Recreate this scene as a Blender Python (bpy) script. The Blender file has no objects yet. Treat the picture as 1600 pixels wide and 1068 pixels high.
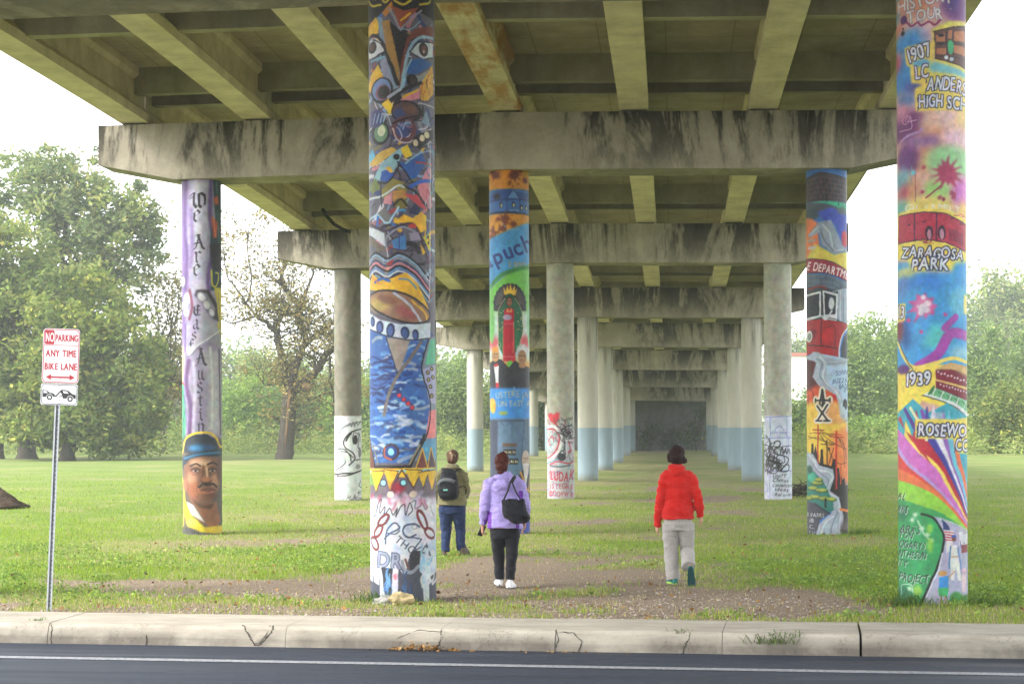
import bpy, bmesh, math, random
import numpy as np
from mathutils import Vector, Matrix, noise as mnoise
random.seed(7); RNG = np.random.default_rng(7)
SC = bpy.context.scene
COL = SC.collection
R = math.radians

# ---------------------------------------------------------------- camera
F = 2800.0                       # focal length in photo pixels (63 mm on 36 mm)
CAMZ = 1.83
HORIZON = 690.0
TH = math.atan(250.0 / F)        # yaw to the left of the bridge axis
ROLL = R(0.2)
cam_d = bpy.data.cameras.new("camera"); cam = bpy.data.objects.new("camera", cam_d); COL.objects.link(cam)
cam_d.lens = F / 1600 * 36; cam_d.sensor_width = 36; cam_d.clip_start = .1; cam_d.clip_end = 3000
cam_d.shift_y = (HORIZON - 534.0) / 1600.0
cam.matrix_world = Matrix.Translation((0, 0, CAMZ)) @ Matrix.Rotation(TH, 4, 'Z') @ Matrix.Rotation(R(90), 4, 'X') @ Matrix.Rotation(-ROLL, 4, 'Z')
SC.camera = cam

# ---------------------------------------------------------------- sky, sun, exposure
SUN_EL, SUN_AZ = 38.0, 248.0     # azimuth measured clockwise from +Y
W = bpy.data.worlds.new("World"); SC.world = W; W.use_nodes = True
nt = W.node_tree; bg = nt.nodes["Background"]
sky = nt.nodes.new("ShaderNodeTexSky"); sky.sky_type = 'NISHITA'; sky.sun_disc = False
sky.sun_elevation = R(SUN_EL); sky.sun_rotation = R(SUN_AZ); sky.air_density = 1.0; sky.dust_density = 1.0; sky.ozone_density = 1.0
hs = nt.nodes.new("ShaderNodeHueSaturation"); hs.inputs["Saturation"].default_value = .12
nt.links.new(sky.outputs[0], hs.inputs["Color"]); nt.links.new(hs.outputs[0], bg.inputs["Color"])
bg.inputs["Strength"].default_value = .15
sun_d = bpy.data.lights.new("sun", 'SUN'); sun = bpy.data.objects.new("sun", sun_d); COL.objects.link(sun)
sun_d.energy = 1.5; sun_d.angle = R(22); sun_d.color = (1, .96, .9)
_az, _el = R(SUN_AZ), R(SUN_EL)
_to = Vector((math.sin(_az) * math.cos(_el), math.cos(_az) * math.cos(_el), math.sin(_el)))
sun.rotation_euler = (-_to).to_track_quat('-Z', 'Y').to_euler(); sun.location = (0, 0, 60)
SC.view_settings.view_transform = 'Standard'; SC.view_settings.look = 'None'
SC.view_settings.exposure = 2.28; SC.view_settings.gamma = 1
SC.render.engine = 'CYCLES'
SC.cycles.use_denoising = True
SC.cycles.max_bounces = 8; SC.cycles.diffuse_bounces = 5; SC.cycles.glossy_bounces = 2; SC.cycles.transmission_bounces = 4
SC.cycles.transparent_max_bounces = 6; SC.cycles.volume_bounces = 1
SC.cycles.sample_clamp_indirect = 6

# ---------------------------------------------------------------- helpers
ST, CT = math.sin(TH), math.cos(TH)
def depth(X, Y): return Y * CT - X * ST
def xy(px, Y):
    """world X at depth row Y for the photo column px"""
    t = (px - 800.0) / F
    return Y * (t * CT - ST) / (CT + t * ST)
def pz(px, py, X, Y):
    """world z seen at photo pixel py on the vertical through (X, Y)"""
    return CAMZ - (py + (px - 800) * ROLL - HORIZON) * depth(X, Y) / F
def lerp(a, b, t): return a + (b - a) * t
def sm(a, b, x):
    t = np.clip((x - a) / (b - a), 0, 1); return t * t * (3 - 2 * t)
def lin(c):
    c = np.asarray(c, float) / 255.0
    return np.where(c <= .04045, c / 12.92, ((c + .055) / 1.055) ** 2.4)
def L4(r, g, b): return tuple(lin((r, g, b))) + (1.0,)

def tag(o, label=None, cat=None, group=None, kind=None):
    if label: o["label"] = label
    if cat: o["category"] = cat
    if group: o["group"] = group
    if kind: o["kind"] = kind
    return o
def link(name, me, m=None, parent=None):
    o = bpy.data.objects.new(name, me); COL.objects.link(o)
    if m is not None and me is not None: me.materials.append(m)
    if parent is not None: o.parent = parent
    return o
def empty(name, loc=(0, 0, 0), rz=0):
    o = bpy.data.objects.new(name, None); COL.objects.link(o); o.location = loc; o.rotation_euler.z = rz
    o.empty_display_size = .2
    return o
def mesh_np(name, v, f, smooth=False, col=None):
    """v (n,3) floats, f (m,k) ints -> mesh, quick"""
    me = bpy.data.meshes.new(name); v = np.asarray(v, np.float32); f = np.asarray(f, np.int32)
    m, k = f.shape
    me.vertices.add(len(v)); me.vertices.foreach_set("co", v.ravel())
    me.loops.add(m * k); me.loops.foreach_set("vertex_index", f.ravel())
    me.polygons.add(m); me.polygons.foreach_set("loop_start", np.arange(0, m * k, k, dtype=np.int32))
    try: me.polygons.foreach_set("loop_total", np.full(m, k, np.int32))
    except Exception: pass
    if smooth: me.polygons.foreach_set("use_smooth", np.ones(m, bool))
    if col is not None:
        a = me.color_attributes.new("paint", 'FLOAT_COLOR', 'POINT')
        c = np.ones((len(v), 4), np.float32); c[:, :col.shape[1]] = col
        a.data.foreach_set("color", c.ravel())
    me.update(calc_edges=True); me.validate()
    return me
class MB:
    """collects shapes into one mesh"""
    def __init__(s): s.bm = bmesh.new()
    def box(s, a, b, bevel=0):
        vs = [s.bm.verts.new((x, y, z)) for z in (a[2], b[2]) for y in (a[1], b[1]) for x in (a[0], b[0])]
        fs = [s.bm.faces.new([vs[i] for i in q]) for q in ((0, 2, 3, 1), (4, 5, 7, 6), (0, 1, 5, 4), (2, 6, 7, 3), (0, 4, 6, 2), (1, 3, 7, 5))]
        if bevel:
            es = list({e for f in fs for e in f.edges})
            bmesh.ops.bevel(s.bm, geom=es, offset=bevel, segments=2, profile=.5, affect='EDGES')
        return s
    def prism(s, poly, a, b):
        """poly: list of 3-vectors (one end), swept by vector b-a"""
        d = Vector(b) - Vector(a)
        v0 = [s.bm.verts.new(p) for p in poly]; v1 = [s.bm.verts.new(Vector(p) + d) for p in poly]
        n = len(poly)
        s.bm.faces.new(v0[::-1]); s.bm.faces.new(v1)
        for i in range(n): s.bm.faces.new((v0[i], v0[(i + 1) % n], v1[(i + 1) % n], v1[i]))
        return s
    def rings(s, rings, cap=True, smooth=True):
        rv = [[s.bm.verts.new(p) for p in r] for r in rings]; n = len(rv[0])
        for a, b in zip(rv[:-1], rv[1:]):
            for i in range(n):
                f = s.bm.faces.new((a[i], a[(i + 1) % n], b[(i + 1) % n], b[i])); f.smooth = smooth
        if cap: s.bm.faces.new(rv[0][::-1]); s.bm.faces.new(rv[-1])
        return s
    def tube(s, pts, rad, n=8, cap=True, squash=None):
        pts = [Vector(p) for p in pts]; k = len(pts)
        if not hasattr(rad, '__len__'): rad = [rad] * k
        up = Vector((.013, .021, 1)).normalized(); rings = []; ref = None
        for i in range(k):
            t = (pts[min(i + 1, k - 1)] - pts[max(i - 1, 0)]).normalized()
            if ref is None: ref = t.cross(up) if abs(t.dot(up)) < .98 else t.cross(Vector((0, 1, 0)))
            ref = (ref - t * ref.dot(t)).normalized(); q = t.cross(ref)
            r = rad[i]; rx, ry = (r if hasattr(r, '__len__') else (r, r))
            rings.append([pts[i] + ref * (math.cos(2 * math.pi * j / n) * rx) + q * (math.sin(2 * math.pi * j / n) * ry) for j in range(n)])
        return s.rings(rings, cap)
    def cyl(s, c, r, z0, z1, n=32):
        return s.rings([[(c[0] + r * math.cos(2 * math.pi * j / n), c[1] + r * math.sin(2 * math.pi * j / n), z) for j in range(n)] for z in (z0, z1)])
    def blob(s, c, r, n=1, jag=.25, seed=0, sub=3):
        g = bmesh.ops.create_icosphere(s.bm, subdivisions=sub, radius=1)
        for v in g['verts']:
            k = 1 + jag * mnoise.noise(v.co * 1.7 + Vector((seed * 3.1, seed, 0)))
            v.co = Vector((v.co.x * r[0] * k, v.co.y * r[1] * k, v.co.z * r[2] * k)) + Vector(c)
        return s
    def done(s, name, m=None, parent=None, recalc=True):
        if recalc: bmesh.ops.recalc_face_normals(s.bm, faces=s.bm.faces)
        me = bpy.data.meshes.new(name); s.bm.to_mesh(me); s.bm.free()
        return link(name, me, m, parent)

# ---------------------------------------------------------------- material nodes
class NT:
    def __init__(s, name):
        s.m = bpy.data.materials.new(name); s.m.use_nodes = True; s.t = s.m.node_tree
        s.b = s.t.nodes["Principled BSDF"]; s.b.inputs["Specular IOR Level"].default_value = .25
    def n(s, typ, **kw):
        x = s.t.nodes.new("ShaderNode" + typ)
        for k, v in kw.items(): setattr(x, k, v)
        return x
    def put(s, sock, v):
        if isinstance(v, bpy.types.NodeSocket): s.t.links.new(v, sock)
        else: sock.default_value = v
    def co(s, kind="Object"): return s.n("TexCoord").outputs[kind]
    def mapping(s, scale, co=None, loc=(0, 0, 0)):
        x = s.n("Mapping"); x.inputs["Scale"].default_value = scale; x.inputs["Location"].default_value = loc
        s.t.links.new(co or s.co(), x.inputs["Vector"]); return x.outputs[0]
    def noise(s, scale=5, detail=4, rough=.6, co=None, sc=None, loc=(0, 0, 0), dist=0):
        x = s.n("TexNoise"); x.inputs["Scale"].default_value = scale; x.inputs["Detail"].default_value = detail; x.inputs["Roughness"].default_value = rough
        x.inputs["Distortion"].default_value = dist
        c = co or s.co()
        if sc or any(loc): c = s.mapping(sc or (1, 1, 1), c, loc)
        s.t.links.new(c, x.inputs["Vector"]); return x.outputs["Fac"]
    def ramp(s, fac, stops, interp='LINEAR'):
        x = s.n("ValToRGB"); e = x.color_ramp.elements; x.color_ramp.interpolation = interp
        while len(e) < len(stops): e.new(.5)
        for el, (p, c) in zip(e, stops):
            el.position = p; el.color = (c, c, c, 1) if not hasattr(c, '__len__') else (tuple(c) + (1,))[:4]
        s.t.links.new(fac, x.inputs[0]); return x.outputs[0]
    def mix(s, fac, a, b, mode='MIX'):
        x = s.n("Mix", data_type='RGBA', blend_type=mode); s.put(x.inputs[0], fac)
        for i, v in ((6, a), (7, b)): s.put(x.inputs[i], v if isinstance(v, bpy.types.NodeSocket) else (tuple(v) + (1,))[:4])
        return x.outputs[2]
    def math(s, op, a, b=0.0, clamp=False):
        x = s.n("Math", operation=op, use_clamp=clamp); s.put(x.inputs[0], a); s.put(x.inputs[1], b); return x.outputs[0]
    def sep(s, co=None):
        x = s.n("SeparateXYZ"); s.t.links.new(co or s.co(), x.inputs[0]); return x.outputs
    def attr(s, name, out="Color"):
        x = s.n("Attribute", attribute_name=name); return x.outputs[out]
    def bump(s, h, strength=.3, dist=.02):
        x = s.n("Bump"); x.inputs["Strength"].default_value = strength; x.inputs["Distance"].default_value = dist
        s.t.links.new(h, x.inputs["Height"]); s.t.links.new(x.outputs[0], s.b.inputs["Normal"])
    def out(s, base, rough=.8, spec=None, metal=None):
        s.put(s.b.inputs["Base Color"], base if isinstance(base, bpy.types.NodeSocket) else (tuple(base) + (1,))[:4])
        s.put(s.b.inputs["Roughness"], rough)
        if spec is not None: s.put(s.b.inputs["Specular IOR Level"], spec)
        if metal is not None: s.put(s.b.inputs["Metallic"], metal)
        return s.m
def plain(name, base, rough=.7, var=.25, scale=8, spec=.25, metal=0, bump=.15):
    n = NT(name); f = n.noise(scale, 5, .65)
    b = np.asarray(base[:3], float)
    c = n.ramp(f, [(.3, tuple(b * (1 - var))), (.7, tuple(np.minimum(b * (1 + var), .95)))])
    if bump: n.bump(f, bump, .01)
    return n.out(c, rough, spec, metal)
# ================================================================ ground
XC = -3.14                       # bridge centre line
S = 6.1                          # column spacing
ROWS = [20.8, 34.7, 50.7, 67.2, 84.0, 102.0, 119.0, 136.0]; K = 1.26
CAPB = [5.25, 5.23, 5.03, 4.65, 4.42, 4.08, 3.62, 3.10]     # cap underside above the camera
GY = [-80, 19.2] + ROWS + [158, 230, 500, 1000]
GZ = [-.02, -.02, 0, .05, .2, .34, .47, .60, .88, 1.05, 1.15, 1.35, 1.55, 1.6]
def ground_z(X, Y):
    X = np.asarray(X, float); Y = np.asarray(Y, float)
    z = np.interp(Y, GY, GZ)
    z = z + .22 * sm(-6, -26, X) * sm(28, 63, Y)
    z = z + .03 * np.sin(X * .7 + 1.3) * np.sin(Y * .35) * sm(21, 30, Y)
    return z
def gz(X, Y): return float(ground_z(X, Y))

SKEW, PIV = -.075, Vector((0, 17.55, 0))
def askew(o):
    o.matrix_world = Matrix.Translation(PIV) @ Matrix.Rotation(math.atan(SKEW), 4, 'Z') @ Matrix.Translation(-PIV); return o
def street(px, y):
    """local x on the street line y that shows at photo column px"""
    x = xy(px, y); c, s = math.cos(math.atan(SKEW)), math.sin(math.atan(SKEW))
    for _ in range(8):
        Yw = PIV.y + (y - PIV.y) * c + x * s; Xw = x * c - (y - PIV.y) * s; x += xy(px, Yw) - Xw
    return x
def vnoise(x, y, s=1.0, seed=0, oct=4):
    """value noise on arrays, 0..1"""
    out = 0; amp = 1; tot = 0
    for o in range(oct):
        fx, fy = x * s * 2 ** o + seed * 17.3, y * s * 2 ** o + seed * 9.1
        ix, iy = np.floor(fx).astype(np.int64), np.floor(fy).astype(np.int64); u, v = fx - ix, fy - iy
        u, v = u * u * (3 - 2 * u), v * v * (3 - 2 * v)
        def h(a, b):
            n = (a * 374761393 + b * 668265263 + seed * 1442695 + o * 974711) & 0x7fffffff
            n = ((n ^ (n >> 13)) * 1274126177) & 0x7fffffff
            return ((n ^ (n >> 16)) & 0xffff) / 65535.0
        out = out + amp * (lerp(lerp(h(ix, iy), h(ix + 1, iy), u), lerp(h(ix, iy + 1), h(ix + 1, iy + 1), u), v)); tot += amp; amp *= .55
    return out / tot
def ground_masks(X, Y):
    """bare dirt, dry grass: where the photograph shows them, 0..1"""
    Yk = (Y - SKEW * X) / K; Y = Y / K
    n1 = vnoise(X, Y, .55, 1) - .5; n2 = vnoise(X, Y, 1.9, 2) - .5
    e = lambda cx, cy, rx, ry: 1 - np.sqrt(((X - cx) / rx) ** 2 + ((Y - cy) / ry) ** 2)
    d = np.maximum(e(-1.6, 18.9, 3.4, 4.2), e(.2, 16.8, 2.6, 2.0))
    d = np.maximum(d, e(-3.4, 17.1, 4.6, 1.25) * 1.1)
    d = np.maximum(d, e(-5.2, 18.2, 3.4, .55) * .7)
    strip = sm(15.75, 15.35, Yk + n1 * .8) * lerp(.85, .45, sm(-1, 2.5, X))
    dirt = np.clip(sm(-.1, .35, d + n1 * 1.5 + n2 * .9) * .95, 0, 1)
    dirt = np.maximum(dirt, strip * sm(-.2, .1, n2 + .05))
    dirt = np.maximum(dirt, .9 * sm(.04, .2, n1 + .4 * n2) * sm(9, 4, np.abs(X - XC)) * sm(22, 26, Y) * sm(60, 45, Y))
    dirt = np.maximum(dirt, .8 * sm(4.5, 2, np.abs(X - XC - 1)) * sm(100, 112, Y))
    dry = .8 * sm(17.0, 15.9, Yk + n1 * 1.6)
    dry = np.maximum(dry, sm(-.15, .35, d + n1 * .8) * .9)
    dry = np.maximum(dry, sm(.02, .22, n1 + .5 * n2) * .55)
    dry = np.maximum(dry, sm(10, 5, np.abs(X - XC)) * sm(19, 25, Y) * (.55 + 1.9 * n1))
    return np.clip(dirt, 0, 1), np.clip(dry, 0, 1)

ys = np.concatenate([[-80, -40, -12, 8, 16.5, 17.75], np.arange(18.1, 40, .18), np.arange(40, 75, .5), np.arange(75, 180, 1.5), np.arange(180, 400, 15), [450, 560, 750, 1000]])
xs = np.concatenate([[-700, -400, -250, -160, -110, -80], np.arange(-60, -16, 1.2), np.arange(-16, 14, .16), np.arange(14, 50, 1.2), [56, 75, 100, 160, 250, 400, 700]])
GX, GYY = np.meshgrid(xs, ys)
gzv = ground_z(GX, GYY)
gzv = np.where(GYY - SKEW * GX < 18.1, -.45, gzv)
dirt, dry = ground_masks(GX, GYY)
gzv = gzv + np.where(GYY - SKEW * GX > 18.7, (vnoise(GX, GYY, 2.2, 5) - .5) * .05 * np.clip(dirt + .3, 0, 1), 0) - .025 * dirt
nx, ny = len(xs), len(ys)
idx = np.arange(nx * ny).reshape(ny, nx)
gf = np.stack([idx[:-1, :-1], idx[:-1, 1:], idx[1:, 1:], idx[1:, :-1]], -1).reshape(-1, 4)
gme = mesh_np("ground", np.stack([GX, GYY, gzv], -1).reshape(-1, 3), gf, True, np.stack([dirt, dry, dry * 0], -1).reshape(-1, 3))
n = NT("turf_and_dirt")
pc = n.n("SeparateColor"); n.t.links.new(n.attr("paint"), pc.inputs[0])
wco = n.n("NewGeometry").outputs["Position"]
f1 = n.noise(1.1, 6, .7, wco); f2 = n.noise(9, 5, .7, wco); f3 = n.noise(38, 4, .75, wco); f4 = n.noise(.22, 4, .6, wco)
g = n.ramp(f1, [(.3, (.085, .135, .028)), (.55, (.125, .185, .036)), (.75, (.17, .22, .055))])
g = n.mix(n.ramp(f3, [(.35, 0.0), (.7, .6)]), g, (.20, .25, .075))
g = n.mix(n.ramp(f2, [(.52, 0.0), (.68, .5)]), g, (.06, .095, .025))
g = n.mix(n.ramp(f4, [(.5, 0.0), (.62, .35)]), g, (.26, .25, .11))
dryc = n.ramp(f3, [(.3, (.20, .17, .075)), (.55, (.32, .27, .14)), (.75, (.42, .36, .21))])
dryf = n.math('MULTIPLY', pc.outputs[1], n.ramp(f2, [(.36, .25), (.6, 1.0)]))
g = n.mix(dryf, g, dryc)
vor = n.n("TexVoronoi"); vor.inputs["Scale"].default_value = 22; n.t.links.new(wco, vor.inputs["Vector"])
peb = n.ramp(vor.outputs["Distance"], [(.0, (.40, .33, .27)), (.28, (.28, .215, .165)), (.6, (.14, .10, .075))])
dc = n.mix(n.ramp(f2, [(.4, 0.0), (.62, .8)]), n.ramp(f3, [(.3, (.17, .125, .095)), (.6, (.29, .23, .18)), (.75, (.42, .36, .30))]), peb)
dc = n.mix(n.ramp(f1, [(.45, 0.0), (.7, .55)]), dc, (.22, .165, .125))
df = n.math('SMOOTH_MIN', n.ramp(n.math('ADD', n.math('MULTIPLY', pc.outputs[0], .9), n.math('MULTIPLY', n.math('SUBTRACT', f2, .5), .7)), [(.34, 0.0), (.6, 1.0)]), 1.0)
n.bump(n.math('ADD', f3, vor.outputs["Distance"]), .6, .03)
ground = tag(link("ground", gme, n.out(n.mix(df, g, dc), .95, .1)), kind="structure")

# ---- road: asphalt sheet with a slight crown, painted edge line
CURB_Y0, CURB_Y1, ROAD_Z = 17.55, 18.5, -.23
def road_z(Y): return ROAD_Z + .012 * (CURB_Y0 - Y)
v = []; 
ry = np.array([17.62, 16.6, 15.5, 13, 10, 6, 2, -3]); rx = np.array([-90, -40, -20, -10, 0, 10, 20, 40, 90.])
RX, RY = np.meshgrid(rx, ry); ii = np.arange(RX.size).reshape(RX.shape)
rme = mesh_np("road", np.stack([RX, RY, np.minimum(road_z(RY), -.09)], -1).reshape(-1, 3), np.stack([ii[:-1, :-1], ii[1:, :-1], ii[1:, 1:], ii[:-1, 1:]], -1).reshape(-1, 4), True)
n = NT("asphalt"); wco = n.n("NewGeometry").outputs["Position"]
f = n.noise(90, 3, .8, wco); f2 = n.noise(.8, 4, .6, wco, (.25, 3.5, 1))
c = n.mix(n.ramp(f, [(.4, 0.0), (.75, .8)]), n.ramp(f2, [(.3, (.011, .015, .025)), (.7, (.024, .031, .048))]), (.05, .06, .082))
n.bump(f, .5, .01)
askew(tag(link("road", rme, n.out(c, n.ramp(f2, [(.35, .5), (.65, .75)]), .22)), kind="structure"))
n = NT("road_paint"); wco = n.n("NewGeometry").outputs["Position"]; f = n.noise(28, 5, .8, wco)
lm = n.out(n.ramp(f, [(.38, (.10, .11, .13)), (.6, (.34, .35, .37))]), .6)
v = []; lx = np.linspace(-90, 90, 60)
for x in lx:
    for yy in (16.28, 16.09): v.append((x, yy, road_z(yy) + .005))
k = np.arange(len(lx) - 1) * 2
askew(tag(link("road_marking", mesh_np("road_marking", v, np.stack([k, k + 1, k + 3, k + 2], -1)), lm), kind="structure"))

# ---- kerb with a wide flat top, joints, cracks
n = NT("kerb_concrete"); wco = n.n("NewGeometry").outputs["Position"]; sx = n.sep(wco)
f = n.noise(3, 6, .7, wco, (.5, 1.5, 3)); f2 = n.noise(45, 4, .75, wco); f3 = n.noise(1.1, 5, .65, wco)
c = n.ramp(f, [(.3, (.27, .245, .20)), (.55, (.38, .35, .29)), (.8, (.47, .44, .38))])
c = n.mix(n.ramp(f2, [(.4, 0.0), (.75, .35)]), c, (.24, .21, .17))
face = n.ramp(sx[2], [(.0, 0.0), (.5, 0.0), (1, 0.0)])
low = n.math('MULTIPLY', n.math('SUBTRACT', -.05, sx[2]), 9, True)
c = n.mix(n.math('MULTIPLY', low, n.ramp(f3, [(.34, .1), (.56, .9)])), c, (.12, .105, .088))
wv = n.noise(2.2, 6, .75, wco, (1, 2, .6)); crack = n.ramp(n.math('ABSOLUTE', n.math('SUBTRACT', wv, .5)), [(.0, 1.0), (.006, 0.0)])
c = n.mix(n.math('MULTIPLY', crack, n.ramp(f3, [(.5, 0.0), (.56, .85)])), c, (.05, .045, .04))
n.bump(f2, .35, .01); kerb_m = n.out(c, .9, .15)
prof = [(CURB_Y1, -.3), (CURB_Y1, -.002), (17.64, -.018), (17.575, -.026), (17.545, -.055), (17.51, -.15), (17.49, -.3)]
joints = [-14.2, -10.1, street(79, 17.6), -3.9, street(690, 17.6), street(868, 17.6), street(1128, 17.6), street(1345, 17.6), 7.2, 10.5, 14.5, 20]; wide = joints[7]
segs = [-60] + joints + [60]
b = MB()
for a0, a1 in zip(segs[:-1], segs[1:]):
    gap = .003 if a1 != wide else .022
    dz = random.uniform(-.004, .004); dy = random.uniform(-.006, .006)
    ns = max(2, int((a1 - a0) / .25)); rings = []
    for i in range(ns + 1):
        x = lerp(a0 + .002, a1 - gap, i / ns)
        rings.append([(x, y + dy + .006 * mnoise.noise(Vector((x * 2, y * 9, z * 9))), z + dz + (.006 * mnoise.noise(Vector((x * 1.6, y * 4, 3))) if z > -.2 else 0)) for y, z in prof])
    b.rings(rings, True, False)
kerb = askew(tag(b.done("kerb", kerb_m), kind="structure"))

# ================================================================ concrete
def concrete(name, base, stain=.6, streak=(.55, .5, .05), top=None, tint=None, seed=0, thr=(.52, .62), dark=(.022, .020, .016), wide=.8, joint=0, dist=.25):
    n = NT(name); co = n.co()
    f = n.noise(1.6, 6, .65, co, loc=(seed, 0, 0)); f2 = n.noise(24, 5, .7, co); b = np.array(base)
    c = n.ramp(f, [(.3, tuple(b * .72)), (.55, tuple(b)), (.75, tuple(np.minimum(b * 1.22, .8)))])
    c = n.mix(n.ramp(f2, [(.4, 0.0), (.8, .3)]), c, tuple(b * .55))
    if stain:
        s1 = n.noise(1, 6, .72, co, streak, (seed * 3.3, 0, 0), dist)
        s2 = n.noise(1, 5, .8, co, (streak[0] * 7, streak[1] * 7, streak[2] * 9), (seed, 2, 0))
        s = n.math('ADD', n.math('MULTIPLY', s1, wide), n.math('MULTIPLY', s2, 1 - wide))
        k = n.ramp(s, [(thr[0] - .09, 0.0), (thr[0], .25), (thr[1], 1.0)])
        if top is not None:
            z = n.sep(co)[2]; k = n.math('MULTIPLY', k, n.ramp(n.math('ADD', n.math('MULTIPLY', z, 1.0 / top), n.math('MULTIPLY', n.math('SUBTRACT', s2, .5), 1.2)), [(.0, .35), (.5, .8), (1, 1.0)]))
        c = n.mix(n.math('MULTIPLY', k, stain), c, dark)
    if tint:
        t = n.noise(1.2, 5, .7, co, (1.5, .35, 1), (seed * 1.7, 5, 0))
        c = n.mix(n.ramp(t, [(tint[1], 0.0), (tint[1] + .14, tint[2])]), c, tint[0])
    if joint:
        for ax, per in ((0, joint), (1, joint * 1.3)):
            q = n.math('ABSOLUTE', n.math('SUBTRACT', n.math('FRACT', n.math('MULTIPLY', n.sep(co)[ax], 1 / per)), .5))
            c = n.mix(n.ramp(q, [(.008, .5), (.012, 0.0)]), c, tuple(b * .35))
    n.bump(f2, .25, .01)
    return n.out(c, .92, .12)
CAPM = [concrete("cap_concrete_%d" % i, (.40, .36, .285), .98, (.36, .3, .10), 1.1, None, i * 2.1 + 1.3, (.475, .52), (.018, .017, .014), .86, 0, 1.1) for i in range(3)]
GIRM = concrete("girder_concrete", (.68, .59, .44), .3, (.8, .12, .8), None, ((.56, .46, .25), .55, .4), 2, (.58, .72), (.1, .08, .05))
RUSTM = concrete("rust_stained_concrete", (.62, .54, .38), .2, (.8, .12, .8), None, ((.36, .15, .035), .44, .75), 4, (.58, .72), (.1, .08, .05))
SLABM = concrete("slab_concrete", (.38, .33, .25), .3, (.3, .3, .3), None, ((.30, .26, .17), .5, .4), 6, (.56, .7), (.08, .07, .045), .8, 1.22)
DIAM = concrete("diaphragm_concrete", (.36, .33, .245), .35, (1.2, .5, .2), None, None, 8, (.55, .7), (.06, .055, .04))
BLACKM = plain("dark_rubber", (.015, .014, .013), .8); PADM = plain("bearing_pad_grime", (.07, .062, .045), .9)

# ================================================================ the overpass
CAPH, CAPW, GIRH = 1.09, .94, 1.02
CROWN = .0135
overpass = tag(empty("overpass", (XC, ROWS[0], 0)), "concrete highway overpass on rows of painted columns, with black water stains", "bridge")
def cap_top(i): return CAMZ + CAPB[i] + CAPH
SPANS = [-11] + ROWS + [150]
capz = [cap_top(0)] + [cap_top(i) for i in range(len(ROWS))] + [cap_top(len(ROWS) - 1) - .3]
def lo(X, Y, Z): return (X - XC, Y - ROWS[0], Z)
for i, Y in enumerate(ROWS):
    b = MB(); zb, zt = 0.0, CAPH; e = 8.03; k = S + .42
    cr = lambda x: -CROWN * abs(x)
    P = [(-e, .32 + cr(e)), (-k, 0 + cr(k)), (0, 0), (k, cr(k)), (e, .32 + cr(e)), (e, zt + cr(e)), (0, zt), (-e, zt + cr(e))]
    bmv = [(x, -CAPW / 2, z) for x, z in P]
    b.prism(bmv, (0, 0, 0), (0, CAPW, 0))
    bmesh.ops.bevel(b.bm, geom=[ed for ed in b.bm.edges if ed.calc_face_angle(0) > .5], offset=.02, segments=1, affect='EDGES')
    o = b.done("cap_beam", CAPM[i % 3], overpass); o.location = lo(XC, Y, CAMZ + CAPB[i])
    # bearing pads
    for g_ in range(-3, 4):
        gx = g_ * 2.44
        p = MB().box((gx - .22, -.40, 0), (gx + .22, -.10, .04)).box((gx - .22, .10, 0), (gx + .22, .40, .04)).done("bearing_pad", PADM, overpass)
        p.location = lo(XC, Y, cap_top(i) - CROWN * abs(gx) - .004)
GP = [(-.28, 0), (.28, 0), (.28, .17), (.09, .36), (.09, .80), (.18, .88), (.18, GIRH), (-.18, GIRH), (-.18, .88), (-.09, .80), (-.09, .36), (-.28, .17)]
for s_ in range(len(SPANS) - 1):
    y0, y1 = SPANS[s_] + .04, SPANS[s_ + 1] - .04; z0, z1 = capz[s_] + .034, capz[s_ + 1] + .034
    cdz = lambda x: -CROWN * abs(x)
    for g_ in range(-3, 4):
        gx = g_ * 2.44; b = MB(); ns = 2
        camber = lambda t: .05 * 4 * t * (1 - t)
        rings = [[(gx + px, lerp(y0, y1, t) - y0, lerp(z0, z1, t) - z0 + pz_ + cdz(gx) + camber(t)) for px, pz_ in GP] for t in np.linspace(0, 1, 7)]
        b.rings(rings, True, False)
        o = b.done("girder", RUSTM if (g_ == 0 and s_ == 1) else GIRM, overpass); o.location = lo(XC, y0, z0)
    zz = lambda t: lerp(z0, z1, t) - z0 + GIRH + .05 * 4 * t * (1 - t)
    b = MB(); T = np.linspace(0, 1, 7)
    rings = [[(x, lerp(y0, y1, t) - y0, zz(t) + cdz(x) + h) for x, h in ((-8.3, -.01), (0, -.01), (8.3, -.01), (8.3, .2), (0, .2), (-8.3, .2))] for t in T]
    b.rings(rings, True, False); o = b.done("deck_slab", SLABM, overpass); o.location = lo(XC, y0, z0)
    for sd in (-1, 1):
        b = MB(); rings = [[(sd * x, lerp(y0, y1, t) - y0, zz(t) + cdz(8.3) + h) for x, h in ((8.28, .19), (7.95, .19), (8.05, .95), (8.28, .95))] for t in T]
        b.rings(rings, True, False); o = b.done("parapet", DIAM, overpass); o.location = lo(XC, y0, z0)
    for t, h0, yy in ((None, .50, y0 + .55), (.5, .14, None), (None, .50, y1 - .55)):
        Y = yy if yy is not None else lerp(y0, y1, .5); tt = (Y - y0) / (y1 - y0)
        for g_ in range(-3, 3):
            xa, xb = g_ * 2.44, (g_ + 1) * 2.44; b = MB(); ca, cb = cdz(xa), cdz(xb); base = zz(tt) - GIRH
            P = [(xa + .05, base + h0 + ca), (xb - .05, base + h0 + cb), (xb - .05, base + GIRH + cb - .004), (xa + .05, base + GIRH + ca - .004)]
            b.prism([(x, -.12, z) for x, z in P], (0, 0, 0), (0, .24, 0))
            o = b.done("diaphragm", DIAM, overpass); o.location = lo(XC, Y, z0)
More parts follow.
